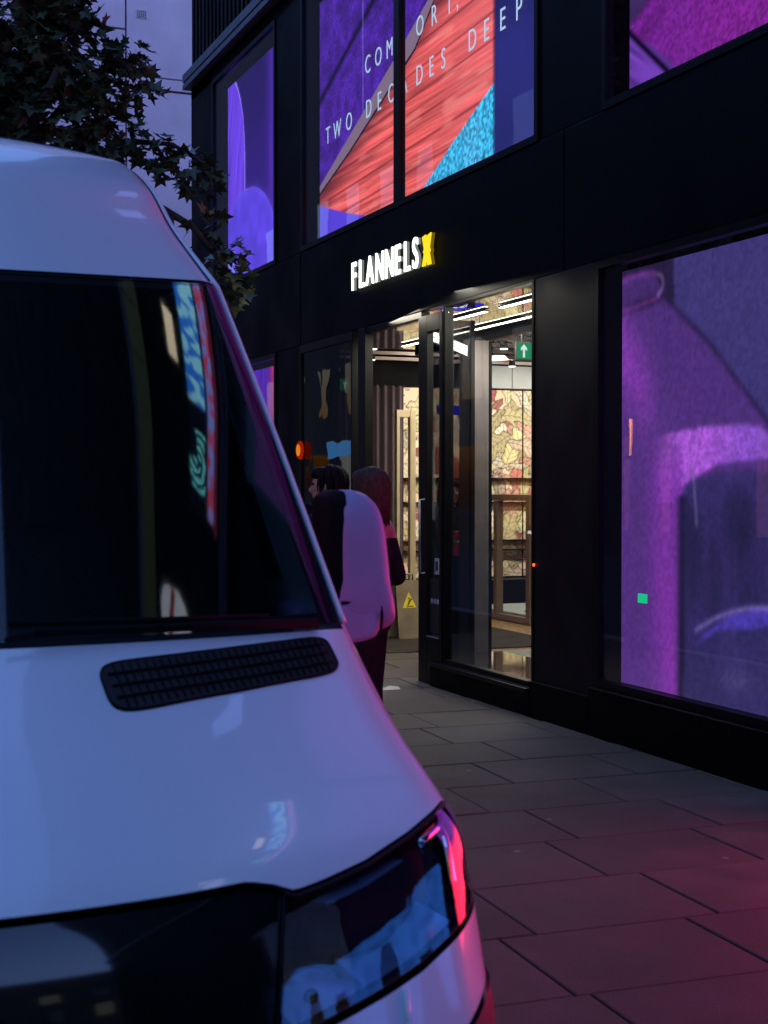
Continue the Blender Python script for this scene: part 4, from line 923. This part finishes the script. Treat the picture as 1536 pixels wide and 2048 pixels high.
# bonnet
sfun = lambda s: -1+2*s
ab = lambda s: np.sign(2*s-1)*(1-(1-np.abs(2*s-1))**1.25)
Pb = patch(HOOD, ab, lambda s: 0*s+.04, ab, lambda s: g_hood(ab(s)), 121, 46)
bon = vp(MB().grid(Pb), 'bonnet', M['van'], smooth=True, recalc=False)
lip = HOOD(ab(np.linspace(0,1,121)), g_hood(ab(np.linspace(0,1,121)))); lip2 = lip+np.array([0,.03,-.012])
vp(MB().grid(np.stack([lip, lip2])), 'bonnet_lip', M['van'], bon, smooth=True, recalc=False)
# dark core behind all front openings
vp(MB().grid(HOOD(np.linspace(-.985,.985,61)[None,:], np.linspace(3.0,9,40)[:,None], -.085)), 'front_core', M['void'], smooth=True, recalc=False)
# grille panel
gr = lambda k: (lambda s: (-1+2*s)*k)
Pg = patch(HOOD, gr(.505), lambda s: g_hood((-1+2*s)*.505)+.10, gr(.452), lambda s: 0*s+6.2, 61, 24, -.012)
gp = vp(MB().grid(Pg), 'grille', M['gloss_black'], smooth=True, recalc=False)
for t0 in (5.98,):
    a = np.linspace(-.44,.44,41); c = HOOD(a, np.full(41, t0), .006)
    mbq = MB(); sec = [(-.0, -.016), (-.012, -.006), (-.012, .006), (.0, .016), (.02, .016), (.02, -.016)]
    ring = np.stack([c+np.array([0, dy, dz]) for dy, dz in sec+sec[:1]]); mbq.grid(ring); vp(mbq, 'grille_bar', M['gloss_black'], gp, smooth=False, bevel=.003)
# headlights
def headlight(sg):
    aT = lambda s: sg*(.508+(1-.508)*s); aB = lambda s: sg*(.458+(1-.458)*s)
    tT = lambda s: g_hood(aT(s))+.10; tB = lambda s: g_low(aB(s))-.08
    lens = MB().grid(patch(HOOD, aT, tT, aB, tB, 41, 24, .004)); hl = vp(lens, 'headlight', M['lens'], smooth=True, recalc=False)
    hs = patch(HOOD, aT, tT, aB, tB, 41, 24, -.13); outer = patch(HOOD, aT, tT, aB, tB, 41, 24, -.001)
    h = MB().grid(hs)
    for sl in (np.s_[0,:], np.s_[-1,:], np.s_[:,0], np.s_[:,-1]): h.grid(np.stack([outer[sl], hs[sl]]))
    vp(h, 'lamp_housing', M['lampblack'], hl, smooth=True, recalc=False)
    # rim line round the lens
    rim = [tuple(p) for p in np.concatenate([outer[0,:], outer[1:,-1], outer[-1,::-1][1:]])]
    vp(MB().tube(rim, .0045, 6), 'lens_seal', M['rubber'], hl, smooth=True)
    # shelf reflector in the lower half, thin strip reflector under the bonnet edge, hooded projector
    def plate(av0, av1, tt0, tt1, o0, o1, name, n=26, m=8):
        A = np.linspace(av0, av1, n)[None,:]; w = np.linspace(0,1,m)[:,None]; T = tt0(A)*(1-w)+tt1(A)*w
        P = HOOD(sg*(A+0*w), T, np.broadcast_to(o0+(o1-o0)*w, T.shape)); return vp(MB().grid(P), name, M['reflected_blue'], hl, smooth=True, recalc=False)
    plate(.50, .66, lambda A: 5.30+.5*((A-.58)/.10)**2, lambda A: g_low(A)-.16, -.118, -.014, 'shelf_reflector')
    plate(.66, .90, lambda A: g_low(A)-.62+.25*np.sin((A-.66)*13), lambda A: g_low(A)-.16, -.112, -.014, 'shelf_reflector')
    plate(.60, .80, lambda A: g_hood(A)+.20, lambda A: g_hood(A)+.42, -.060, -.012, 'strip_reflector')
    u = np.linspace(0,1,30); aG = sg*np.interp(u, [0,.25,.5,1], [.86,.935,.945,.945]); tG = np.interp(u, [0,.25,.5,1], [3.95,3.72,4.0,4.95])
    vp(MB().tube([tuple(p) for p in HOOD(aG, tG, -.022)], .011, 8), 'light_guide', M['chrome'], hl, smooth=True)
    aR = np.linspace(.965, .992, 4)*sg; tR = np.linspace(3.75, 5.1, 14); vp(MB().grid(HOOD(aR[None,:], tR[:,None], -.008)), 'side_reflector', M['amber'], hl, smooth=True, recalc=False)
    c = HOOD(np.array(sg*.54), np.array(5.72), -.012); vp(MB().ell(tuple(c), .014, .012, .014), 'lamp_stud', M['void'], hl, smooth=True)
    return hl
for sg_ in (1, -1): headlight(sg_)
# bumper: painted upper band, grained lower part
ft = lambda s: np.sign(2*s-1)*(1-(1-np.abs(2*s-1))**1.3)
split = lambda a: np.interp(np.abs(a), [0,.5,.72,.85,.95,1], [7.6,7.5,7.15,6.8,6.45,6.3])
bu = vp(MB().grid(patch(HOOD, ft, lambda s: g_low(ft(s))+.04, ft, lambda s: split(ft(s)), 101, 16, .003)), 'bumper', M['van'], smooth=True, recalc=False)
lipb = HOOD(ft(np.linspace(0,1,101)), g_low(ft(np.linspace(0,1,101)))+.04, .003)
vp(MB().grid(np.stack([lipb, lipb+np.array([0,.05,.0])])), 'bumper_lip', M['rubber'], bu, smooth=True, recalc=False)
vp(MB().grid(patch(HOOD, ft, lambda s: split(ft(s))+.05, ft, lambda s: 0*s+9, 101, 26, .010)), 'bumper_skirt', M['van_plastic'], bu, smooth=True, recalc=False)
for sgn in (1, -1):
    cr = HOOD(sgn*np.array([.74,.735,.725,.715]), np.array([5.98,6.3,6.7,7.05]), .004); vp(MB().tube([tuple(p) for p in cr], .006, 8), 'bumper_crease', M['van'], bu, smooth=True)
    c = HOOD(np.array(sgn*.66), np.array(7.75), .012); vp(MB().lathe([(.0,-.012),(.05,-.012),(.055,.0),(.05,.03)], tuple(c), 1, 24), 'fog_lamp', M['chrome'], bu, smooth=True)
# bonnet vent
def bonnet_vent(sgn):
    A0, A1 = .29, .905; up = lambda u: np.interp(u, [0,1], [.56,.24]); lo = lambda u: np.interp(u, [0,1], [1.46,.92])
    n = 64; ang = np.linspace(0, 2*math.pi, n, endpoint=False); e = .32
    cu = .5+.5*np.sign(np.cos(ang))*np.abs(np.cos(ang))**(e*.55); cv = .5+.5*np.sign(np.sin(ang))*np.abs(np.sin(ang))**(e*1.5)
    def loop(k, off):
        u = .5+(cu-.5)*(1+k*.16); v = .5+(cv-.5)*(1+k); return HOOD(sgn*(A0+(A1-A0)*u), up(u)+(lo(u)-up(u))*v, off)
    rings = [loop(.04, .000), loop(.025, .006), loop(.0, .007), loop(-.03, .003), loop(-.05, -.006)]
    o = MB().grid(np.stack([np.concatenate([r, r[:1]]) for r in rings])); vt = vp(o, 'bonnet_vent', M['void'], smooth=True)
    vb = [loop(k, .004) for k in (-.02, -.25, -.5, -.75, -.97)]
    vp(MB().grid(np.stack([np.concatenate([r, r[:1]]) for r in vb])), 'vent_base', M['rubber'], vt, smooth=True)
    for v in (.26, .5, .74):
        u = np.linspace(.03, .97, 24); vp(MB().tube([tuple(p) for p in HOOD(sgn*(A0+(A1-A0)*u), up(u)+(lo(u)-up(u))*v, .006)], .0032, 6), 'vent_slat', M['void'], vt, smooth=True)
    for u in np.linspace(.06, .94, 29):
        v = np.linspace(.07, .93, 6); uu = np.full(6, u); vp(MB().tube([tuple(p) for p in HOOD(sgn*(A0+(A1-A0)*uu), up(uu)+(lo(uu)-up(uu))*v, .006)], .0018, 5), 'vent_rib', M['void'], vt, smooth=True)
bonnet_vent(1)
# wipers
for x0, x1, y0, y1, z0, z1 in ((VX+.80, VX+.15, 3.05, 2.93, 1.290, 1.305), (VX+.05, VX-.62, 2.93, 3.01, 1.290, 1.305)):
    w = vp(MB().tube([(x0, y0, z0), ((x0+x1)/2, (y0+y1)/2-.02, z0+.012), (x1, y1-.0, z1)], [.012,.010,.007], 8), 'wiper', M['void'], smooth=True)
    vp(MB().tube([(x0-.12, y0-.01, z0+.022), (x1-.05, y1+.015, z1+.018)], .006, 6), 'wiper_blade', M['void'], w, smooth=True)
# flanks from the front edges to the tail
def prof(z): return np.interp(z, [.2,.45,.9,1.3,1.7,2.15,2.45,2.62,2.75], [.955,.985,.985,.945,.885,.81,.745,.68,.60])
te = np.linspace(0,9,46); tw2 = np.linspace(2,0,24); tp = np.linspace(5,2,30)
for sgn in (1, -1):
    E_ = np.concatenate([HOOD(np.full(46, sgn*1.0), te[::-1]), WS(np.full(24, sgn*1.0), tw2), TOP(np.full(30, sgn*1.0), tp), TOP(np.full(12, sgn*1.0), np.linspace(2,0,12))])
    z = E_[:,2]; cols = [E_]
    for dy, w in ((.04,.45),(.12,.85),(.25,1.0)):
        Q = E_.copy(); Q[:,0] = VX+sgn*(np.abs(E_[:,0]-VX)*(1-w)+np.maximum(prof(z), np.abs(E_[:,0]-VX))*w); Q[:,1] = E_[:,1]+dy; cols.append(Q)
    for yv in (5.9, 7.2, 8.55):
        Q = cols[3].copy(); Q[:,1] = np.maximum(Q[:,1], 0)*0+yv; Q[:,0] = VX+sgn*prof(z); cols.append(Q)
    sd = vp(MB().grid(np.stack(cols)), 'side_panel', M['van'], smooth=True)
    # side window, door lines, rubbing strip, handle
    xs_ = lambda zz: VX+sgn*(prof(np.array(zz))+.004)
    q = [(3.72,1.36),(4.55,1.34),(4.55,2.02),(4.12,2.02)]
    m = MB(); m.add([(float(xs_(zz)), yy, zz) for yy, zz in q]+[(float(xs_(zz))-sgn*.012, yy, zz) for yy, zz in q], [(0,1,2,3),(7,6,5,4),(0,4,5,1),(1,5,6,2),(2,6,7,3),(3,7,4,0)])
    vp(m, 'side_window', M['gloss_black'])
    for yy in (4.68, 6.1): vp(MB().tube([(float(xs_(zz)), yy, zz) for zz in (.5,.9,1.3,1.7,2.1)], .005, 6), 'door_line', M['rubber'], sd)
    m = MB()
    for y0, y1 in ((3.7, 4.66), (4.72, 8.4)): m.obox((float(xs_(.75)), (y0+y1)/2, .75), (.012,0,0), (0,(y1-y0)/2,0), (0,0,.07))
    vp(m, 'rubbing_strip', M['van_plastic'], bevel=.008)
    vp(MB().tube([(float(xs_(1.12)), 4.40, 1.12), (float(xs_(1.12))+sgn*.03, 4.42, 1.12), (float(xs_(1.12))+sgn*.03, 4.56, 1.12), (float(xs_(1.12)), 4.58, 1.12)], .012, 8), 'door_handle', M['van_plastic'], smooth=True)
    for yw in (3.25, 7.1):
        wx = VX+sgn*.86
        ar = vp(MB().lathe([(.0,-.012),(.42,-.012),(.43,.004),(.0,.006)], (VX+sgn*.978, yw, .25), 0, 28), 'wheel_arch', M['void'])
        wh = vp(MB().lathe([(.20,-.11),(.33,-.115),(.345,-.08),(.345,.08),(.33,.115),(.20,.11)], (wx+sgn*.04, yw, .225), 0, 36), 'wheel', M['rubber'], smooth=False)
        vp(MB().lathe([(.0,sgn*.09),(.08,sgn*.10),(.16,sgn*.07),(.21,sgn*.108),(.0,sgn*.0)], (wx+sgn*.04, yw, .225), 0, 24), 'rim', M['trim'], wh, smooth=True)
re_ = MB().add([(VX-.955,8.55,.2),(VX+.955,8.55,.2),(VX+1.0,8.55,.9),(VX+.925,8.55,2.15),(VX+.80,8.55,2.6),(VX+.6,8.55,2.72),(VX-.6,8.55,2.72),(VX-.80,8.55,2.6),(VX-.925,8.55,2.15),(VX-1.0,8.55,.9)], [tuple(range(10))])
vp(re_, 'rear_doors', M['van'])
M['tail'] = mat('red_tail_lens', (.4,.01,.01), rough=.15)
for sgn in (1, -1): vp(B(VX+sgn*.88-.05, VX+sgn*.88+.05, 8.551, 8.58, .95, 1.5), 'tail_lamp', M['tail'], bevel=.008)
vp(B(VX-.95, VX+.95, 2.35, 8.5, .18, .24), 'floor_pan', M['void'])
# cabin
for sgn in (1, -1):
    Zl = np.linspace(.4, 2.1, 12)[:,None]; Yl = np.linspace(3.75, 4.9, 6)[None,:]; Xl = VX+sgn*(np.minimum(prof(Zl), np.interp(Zl, [1.28,2.16], [.90,.79]))-.06)+0*Yl
    vp(MB().grid(np.stack([Xl, Yl+0*Zl+np.interp(Zl,[1.28,2.1],[-.25,.12])*(1-(Yl-3.75)/1.15), Zl+0*Yl], -1)), 'cabin_lining', M['cabin'], smooth=True)
vp(B(VX-.74, VX+.74, 3.86, 4.9, 2.10, 2.13), 'cabin_headlining', M['cabin'])
vp(MB().prism([(3.05,1.24),(3.45,1.25),(3.75,1.20),(3.82,1.0),(3.82,.6),(3.05,.6)], 0, VX-.86, VX+.86), 'dashboard', M['cabin'], bevel=.02)
vp(B(VX-.93, VX+.93, 4.9, 4.95, .3, 2.55), 'cabin_bulkhead', M['cabin'])
for x in (VX-.5, VX+.5):
    st = vp(B(x-.25, x+.25, 4.15, 4.62, .55, .80), 'seat', M['cabin'], bevel=.04)
    m = MB(); m.add([(x-.24,4.55,.80),(x+.24,4.55,.80),(x+.2,4.72,1.45),(x-.2,4.72,1.45),(x-.24,4.68,.80),(x+.24,4.68,.80),(x+.2,4.83,1.45),(x-.2,4.83,1.45)], [(0,1,2,3),(7,6,5,4),(0,4,5,1),(1,5,6,2),(2,6,7,3),(3,7,4,0)])
    vp(m, 'backrest', M['cabin'], st, bevel=.04); vp(B(x-.13, x+.13, 4.73, 4.83, 1.47, 1.68), 'headrest', M['cabin'], st, bevel=.035)
sw = [(VX-.5+.19*math.cos(a), 3.98+.07*math.sin(a), 1.12+.19*math.sin(a)) for a in np.linspace(0, 2*math.pi, 28)]
wl = vp(MB().tube(sw, .016, 8, cap=False), 'steering_wheel', M['rubber'], smooth=True)
vp(MB().tube([(VX-.5, 3.80, 1.06), (VX-.5, 3.98, 1.12)], .03, 8), 'steering_column', M['cabin'], wl); vp(B(VX-.67, VX-.33, 3.965, 3.99, 1.10, 1.15), 'wheel_spoke', M['cabin'], wl)
vp(MB().ell((VX, 3.66, 2.02), .11, .018, .035), 'inner_mirror', M['rubber'], smooth=True)
# door mirrors
OUT = [(x-.020*(x > 1.42)-.010*(1.38 < x <= 1.42), z) for x, z in [(1.338,1.585),(1.390,1.594),(1.430,1.588),(1.458,1.568),(1.478,1.53),(1.490,1.47),(1.499,1.40),(1.505,1.337),(1.512,1.30),(1.519,1.27),(1.520,1.24),(1.514,1.222),(1.49,1.210),(1.451,1.203),(1.40,1.196),(1.345,1.20),(1.318,1.24),(1.312,1.36),(1.312,1.50),(1.320,1.56)]]
def lofted(outline, layers, name, m, parent, c, flip):
    P = []
    for dy, k, dz in layers:
        P.append([(VX+flip*(c[0]+(x-c[0])*k-VX), c[2]+dy, c[1]+(z-c[1])*k+dz) for x, z in outline])
    P = np.array(P); P = np.concatenate([P, P[:, :1]], 1); mb = MB().grid(P); n = len(outline)
    for i in (0, len(layers)-1):
        cen = P[i, :-1].mean(0); mb.add([tuple(cen)]+[tuple(p) for p in P[i, :-1]], [(0, j+1, (j+1) % n+1) for j in range(n)])
    return mb.build(name, m, parent, smooth=True, merge=.0005)
def densify(o, k=4):                      # closed Catmull-Rom
    o = np.array(o); n = len(o); r = []
    for i in range(n):
        p0, p1, p2, p3 = o[i-1], o[i], o[(i+1) % n], o[(i+2) % n]
        for j in range(k):
            f = j/k; r.append(tuple(p1+.5*f*(p2-p0+f*(2*p0-5*p1+4*p2-p3+f*(3*(p1-p2)+p3-p0)))))
    return r
for flip in (1, -1):
    c = (1.41, 1.40, 3.63)
    mh = lofted(densify(OUT), [(-.108,.40,0),(-.104,.66,0),(-.094,.83,0),(-.076,.93,0),(-.045,.985,0),(0,1,0),(.05,1,0),(.085,.98,0),(.095,.95,0)], 'door_mirror', M['mirror_shell'], van, c, flip)
    inner = [(1.309,1.55),(1.318,1.580),(1.338,1.591),(1.352,1.585),(1.360,1.50),(1.366,1.40),(1.378,1.32),(1.385,1.285),(1.36,1.275),(1.315,1.285),(1.308,1.36)]
    lofted(densify(inner, 3), [(-.098,.5,0),(-.092,.8,0),(-.075,.97,0),(-.03,1.0,0),(.06,1,0),(.08,.95,0)], 'mirror_inner_cap', M['void'], mh, (1.33,1.43,3.63), flip)
    arm = [(1.20,1.285),(1.30,1.290),(1.40,1.291),(1.425,1.289),(1.440,1.278),(1.443,1.255),(1.441,1.215),(1.425,1.196),(1.38,1.185),(1.28,1.18),(1.20,1.19)]
    lofted(densify(arm, 3), [(-.103,.75,0),(-.101,.90,0),(-.094,.975,0),(-.06,1.0,0),(.04,1,0),(.06,.9,0)], 'mirror_arm', M['mirror_shell'], mh, (1.33,1.24,3.63), flip)
    seam = [(VX+flip*(x-VX), 3.63-.101, z) for x, z in ((1.33,1.293),(1.40,1.295),(1.430,1.293),(1.444,1.280),(1.446,1.25),(1.443,1.215))]
    MB().tube(seam, .0042, 6).build('mirror_seam', M['void'], mh, smooth=True)
    g = lofted(densify(OUT), [(.092,.90,0),(.0975,.90,0)], 'mirror_glass', M['chrome'], mh, c, flip)

# ------------------------------------------------------------------ pale building at the end of the street
pb = thing('concrete_building', 'tall pale lavender grey concrete building at the end of the street behind the tree', 'building', (2, 34, 0))
B(.31, 20, 34.08, 46, -.4, 26).build('building_core', M['conc_dark'], pb)
jx = [.3, 3.8, 7.30, 12.0, 16.5, 20]
for i in range(len(jx)-1):
    right = i == 2
    zs_ = [-.4, 3.2, 5.4, 6.9, 7.35, 11.20, 11.50, 15.6, 15.95, 20, 26] if right else [-.4, 3, 5.6, 7.9, 9.55, 10.10, 10.52, 11.55, 12.58, 13.6, 16, 20, 26]
    for j in range(len(zs_)-1):
        g = .022; pr = .0 if not (right and zs_[j] in (7.35-.45, 11.20, 15.6)) else -.03
        rw = B(jx[i]+g, jx[i+1]-g, 34.0+pr, 34.07, zs_[j]+g, zs_[j+1]-g).build('wall_panel', M['conc'], pb, bevel=.008)
for cx_, cz_ in ((7.68, 12.99), (7.76, 10.07)):
    av = B(cx_-.13, cx_+.13, 33.985, 33.998, cz_-.10, cz_+.10).build('air_brick', M['conc'], pb)
    m = MB()
    for a in range(5):
        for b in range(4): m.box(cx_-.105+.045*a, cx_-.08+.045*a, 33.979, 33.9845, cz_-.08+.043*b, cz_-.055+.043*b)
    m.build('vent_hole', M['void'], av)

# ------------------------------------------------------------------ plane tree by the kerb
tree = thing('plane_tree', 'leafy plane tree with lobed leaves standing at the kerb behind the van', 'tree', (1.75, 12.1, 0))
trunk_pts = [(1.75,12.1,-.1),(1.73,12.12,1.5),(1.70,12.1,3.0),(1.62,12.15,4.2),(1.45,12.2,5.6),(1.3,12.3,7.5)]
MB().tube(trunk_pts, [.19,.16,.14,.115,.085,.04], 12).build('trunk', M['bark'], tree, smooth=True)
limbs = [[(1.69,12.1,3.2),(2.1,11.9,4.0),(2.55,11.65,4.45),(2.85,11.5,4.42),(3.2,11.4,4.20)], [(2.1,11.9,4.0),(2.6,11.6,4.0),(3.0,11.45,3.75),(3.3,11.33,3.35)],
         [(1.62,12.15,4.2),(2.0,11.9,4.7),(2.4,11.75,5.1),(2.75,11.6,5.0)], [(1.6,12.15,4.3),(1.2,11.9,4.9),(.8,11.8,5.5)], [(1.5,12.2,5.2),(2.0,12.0,5.8),(2.4,11.8,6.1)], [(1.62,12.15,4.1),(1.0,12.4,4.4),(.3,12.5,4.8)],
         [(1.65,12.1,3.9),(1.75,11.7,4.5),(1.9,11.4,4.9)]]
for l in limbs: MB().tube(l, [.055,.040,.028,.018,.010][:len(l)], 7).build('limb', M['bark'], tree, smooth=True)
def leaf_mesh(name, m, seed):
    r = random.Random(seed); out = []
    # five pointed lobes round the stalk
    spec = [(-90,.10),(-62,.34),(-28,.62),(-2,.40),(22,.86),(52,.42),(90,1.0),(128,.42),(158,.86),(182,.40),(208,.62),(242,.34)]
    for a, q in spec: out.append((math.cos(R(a))*q*r.uniform(.92,1.08), math.sin(R(a))*q*r.uniform(.92,1.08)+.25))
    mb = MB(); mb.add([(0,.25,.0)]+[(x, y, -.16*abs(x)-.10*max(0, y-.25)**2) for x, y in out], [(0, i+1, (i+1) % 12+1) for i in range(12)])
    mb.add([(-.012,.25,0),(.012,.25,0),(.008,-.55,.05),(-.008,-.55,.05)], [(0,1,2,3)])
    return mb.mesh(name, m)
LM = [leaf_mesh('leaf', M['leaf'], 1), leaf_mesh('leaf', M['leaf_warm'], 2), leaf_mesh('leaf', M['leaf'], 3)]
# leaf masses: centre, radii, count, 0 = joined crown, 1 = single leaves
blobs = [((1.62,12.0,5.30),(.62,.55,.55),560,0),((1.25,12.0,4.75),(.55,.6,.50),420,0),((2.05,11.75,5.12),(.42,.45,.42),330,0),((1.95,11.85,4.62),(.52,.45,.38),360,0),
         ((2.42,11.65,4.95),(.26,.3,.28),60,1),((2.66,11.6,4.82),(.17,.2,.13),22,1),((2.52,11.62,5.12),(.20,.2,.14),26,1),
         ((2.35,11.7,4.50),(.30,.3,.20),120,0),((2.72,11.55,4.36),(.22,.2,.13),34,1),((2.95,11.48,4.22),(.24,.2,.16),44,1),((3.10,11.45,4.14),(.15,.16,.14),24,1),
         ((3.12,11.4,3.72),(.16,.18,.16),20,1),((3.24,11.36,3.48),(.18,.2,.20),40,1),((3.36,11.32,3.26),(.15,.16,.15),26,1),
         ((1.95,11.85,5.66),(.34,.4,.30),190,0),((1.5,12.1,6.5),(.9,.9,.8),700,0),((.6,12.1,5.6),(.9,.9,.9),700,0),((.2,12.4,4.7),(.8,.8,.6),350,0),((2.2,12.0,6.4),(.55,.6,.5),260,0),((1.2,12.4,7.8),(1.2,1.2,.9),700,0)]
crown = {0: MB(), 1: MB()}
rr = random.Random(4)
def leaf_frame(c, rad, inner):
    while True:
        d = Vector((rr.uniform(-1,1), rr.uniform(-1,1), rr.uniform(-1,1)))
        if d.length < 1 and (d.length > .35 or inner): break
    p = Vector(c)+Vector((d.x*rad[0], d.y*rad[1], d.z*rad[2]))
    out = Vector((d.x, d.y, d.z-.5)).normalized()
    up = Vector((rr.gauss(0,.6), rr.gauss(0,.6), 1)).normalized()
    y = (out - up*out.dot(up)*.6 + Vector((rr.gauss(0,.35), rr.gauss(0,.35), rr.gauss(0,.35)-.25))).normalized(); x = up.cross(y).normalized(); z = x.cross(y)
    s = rr.uniform(.075, .125)
    return Matrix(((x.x*s,y.x*s,z.x*s,p.x),(x.y*s,y.y*s,z.y*s,p.y),(x.z*s,y.z*s,z.z*s,p.z),(0,0,0,1)))
tl = tree.location
for c, rad, n, single in blobs:
    for _ in range(n):
        T = leaf_frame(c, rad, False); k = rr.choice((0,0,2,2,0,2,1))
        if single:
            o = bpy.data.objects.new('leaf', LM[k]); COL.objects.link(o); o.parent = tree; o.matrix_local = Matrix.Translation(-tl) @ T
        else:
            me = LM[k]; crown[1 if k == 1 else 0].add([tuple(T @ v.co) for v in me.vertices], [tuple(p.vertices) for p in me.polygons])
for k, nm in ((0, 'leaf'), (1, 'leaf_warm')):
    o = crown[k].build('crown', M[nm], tree, recalc=False); o['kind'] = 'stuff'

# ------------------------------------------------------------------ the other side of the street (seen in the glass)
M['lit_room'] = emit('lit_shop_interior', s8(190, 196, 190), .55); M['blue_sign'] = emit('pale_blue_sign', s8(90, 170, 250), 1.1)
M['amber_tube'] = emit('amber_tube_lamp', (1.0, .32, .03), 6.0); M['warm_room'] = emit('warm_lit_interior', (.55, .20, .05), .35); M['white_strip'] = emit('white_shop_strip', (.95, 1, .95), 3.0)
def opposite(y0, y1, h, label, lit, mw):
    t = thing('terrace_building', label, 'building', (-9, (y0+y1)/2, -.12), 'dark buildings across the road')
    MB().box(-16, -9, y0, y1-.05, -.12, h).build('wall', mw, t)
    n = int((y1-y0)/3.2)
    for k in range(n):
        a = y0+.5+k*3.2
        f = B(-8.99, -8.93, a, a+2.2, .5, 2.9).build('shop_window', M['frame'], t); B(-8.929, -8.92, a+.08, a+2.12, .58, 2.82).build('pane', lit if k % 2 == 0 else M['gloss_black'], f)
        for z in (4.2, 7.4, 10.6):
            if z+2 < h: w_ = B(-8.99, -8.95, a+.3, a+1.6, z, z+1.9).build('window', M['frame'], t); B(-8.949, -8.94, a+.36, a+1.54, z+.06, z+1.84).build('pane', M['gloss_black'], w_)
    return t
te_ = thing('terrace_building', 'unseen dark terrace added behind the viewpoint to block the low sky', 'building', (0, -26, -.12), 'dark buildings across the road')
B(-22, 22, -34, -26, -.12, 16).build('wall', M['brick_far'], te_)  # added behind the camera to keep low sky out of the van's reflections
for k in range(9):
    for z in (3.6, 7.0, 10.4):
        w_ = B(-18+4*k, -16.4+4*k, -25.99, -25.95, z, z+2).build('window', M['frame'], te_); B(-17.94+4*k, -16.46+4*k, -25.949, -25.94, z+.06, z+1.94).build('pane', M['lit_room'] if (k*3+int(z)) % 7 == 0 else M['gloss_black'], w_)
opposite(-8, 9, 17, 'dark brick terrace across the road beside the van', M['gloss_black'], M['brick_far'])
opposite(9, 27, 19, 'dark brick terrace across the road with warm lit shop windows', M['warm_room'], M['brick_far'])
opposite(27, 40, 21, 'dark terrace across the road with amber tube lamps', M['warm_room'], M['brick_far'])
opposite(40, 62, 25, 'sooty terrace far across the road with white lit shop windows', M['lit_room'], M['brick_far'])
opposite(62, 100, 27, 'last dark terrace at the far end of the road', M['gloss_black'], M['brick_far'])
t = thing('tube_lamp', 'pair of upright amber tube lamps on the far terrace', 'lamp', (-8.9, 29.0, 2.3))
for y in (28.85, 29.2): MB().tube([(-8.86, y, 2.35), (-8.86, y, 3.25)], .035, 8).build('lamp_tube', M['amber_tube'], t)
B(-8.92, -8.82, 28.6, 29.5, 2.25, 2.34).build('lamp_base', M['frame'], t)
t = thing('shop_fascia', 'pale blue lit shop fascia far across the road', 'sign', (-8.9, 48, 2.9)); B(-8.94, -8.86, 47.6, 50.6, 2.7, 3.3).build('fascia_face', M['blue_sign'], t); B(-8.98, -8.941, 47.5, 50.7, 2.65, 3.35).build('fascia_case', M['frame'], t)
t = thing('awning_lamp', 'white strip lamp low on the far terrace', 'lamp', (-8.8, 33, .4)); B(-8.85, -8.80, 31.8, 34.2, .35, .42).build('lamp_strip', M['white_strip'], t); B(-8.92, -8.851, 31.7, 34.3, .3, .47).build('lamp_case', M['frame'], t)

# parked car further up the road
car = thing('parked_car', 'dark parked car with lit red tail lamps further up the road', 'car', (-1.6, 30, -.12))
prof_c = [(27.9,.25),(27.95,.85),(28.3,.98),(28.9,1.38),(30.4,1.40),(31.2,1.0),(32.1,.88),(32.25,.5),(32.2,.25)]
MB().prism([(y, z-.12) for y, z in prof_c], 0, -2.45, -.75).build('body', M['gloss_black'], car, bevel=.07)
for sx in (-2.46, -.74):
    MB().prism([(28.6,.93),(28.98,1.22),(30.3,1.24),(30.95,.92)], 0, sx-.006, sx+.006).build('side_window', M['frame'], car)
    for y in (28.7, 31.4): w_ = MB().lathe([(0,-.1),(.30,-.1),(.32,0),(.30,.1),(0,.1)], (sx*.97-.05, y, .2), 0, 20).build('wheel', M['rubber'], car)
for x in (-2.25, -.95): B(x-.16, x+.16, 27.86, 27.93, .60, .74).build('tail_lamp', emit('red_tail_lamp', (1,.03,.02), 5), car, bevel=.01)
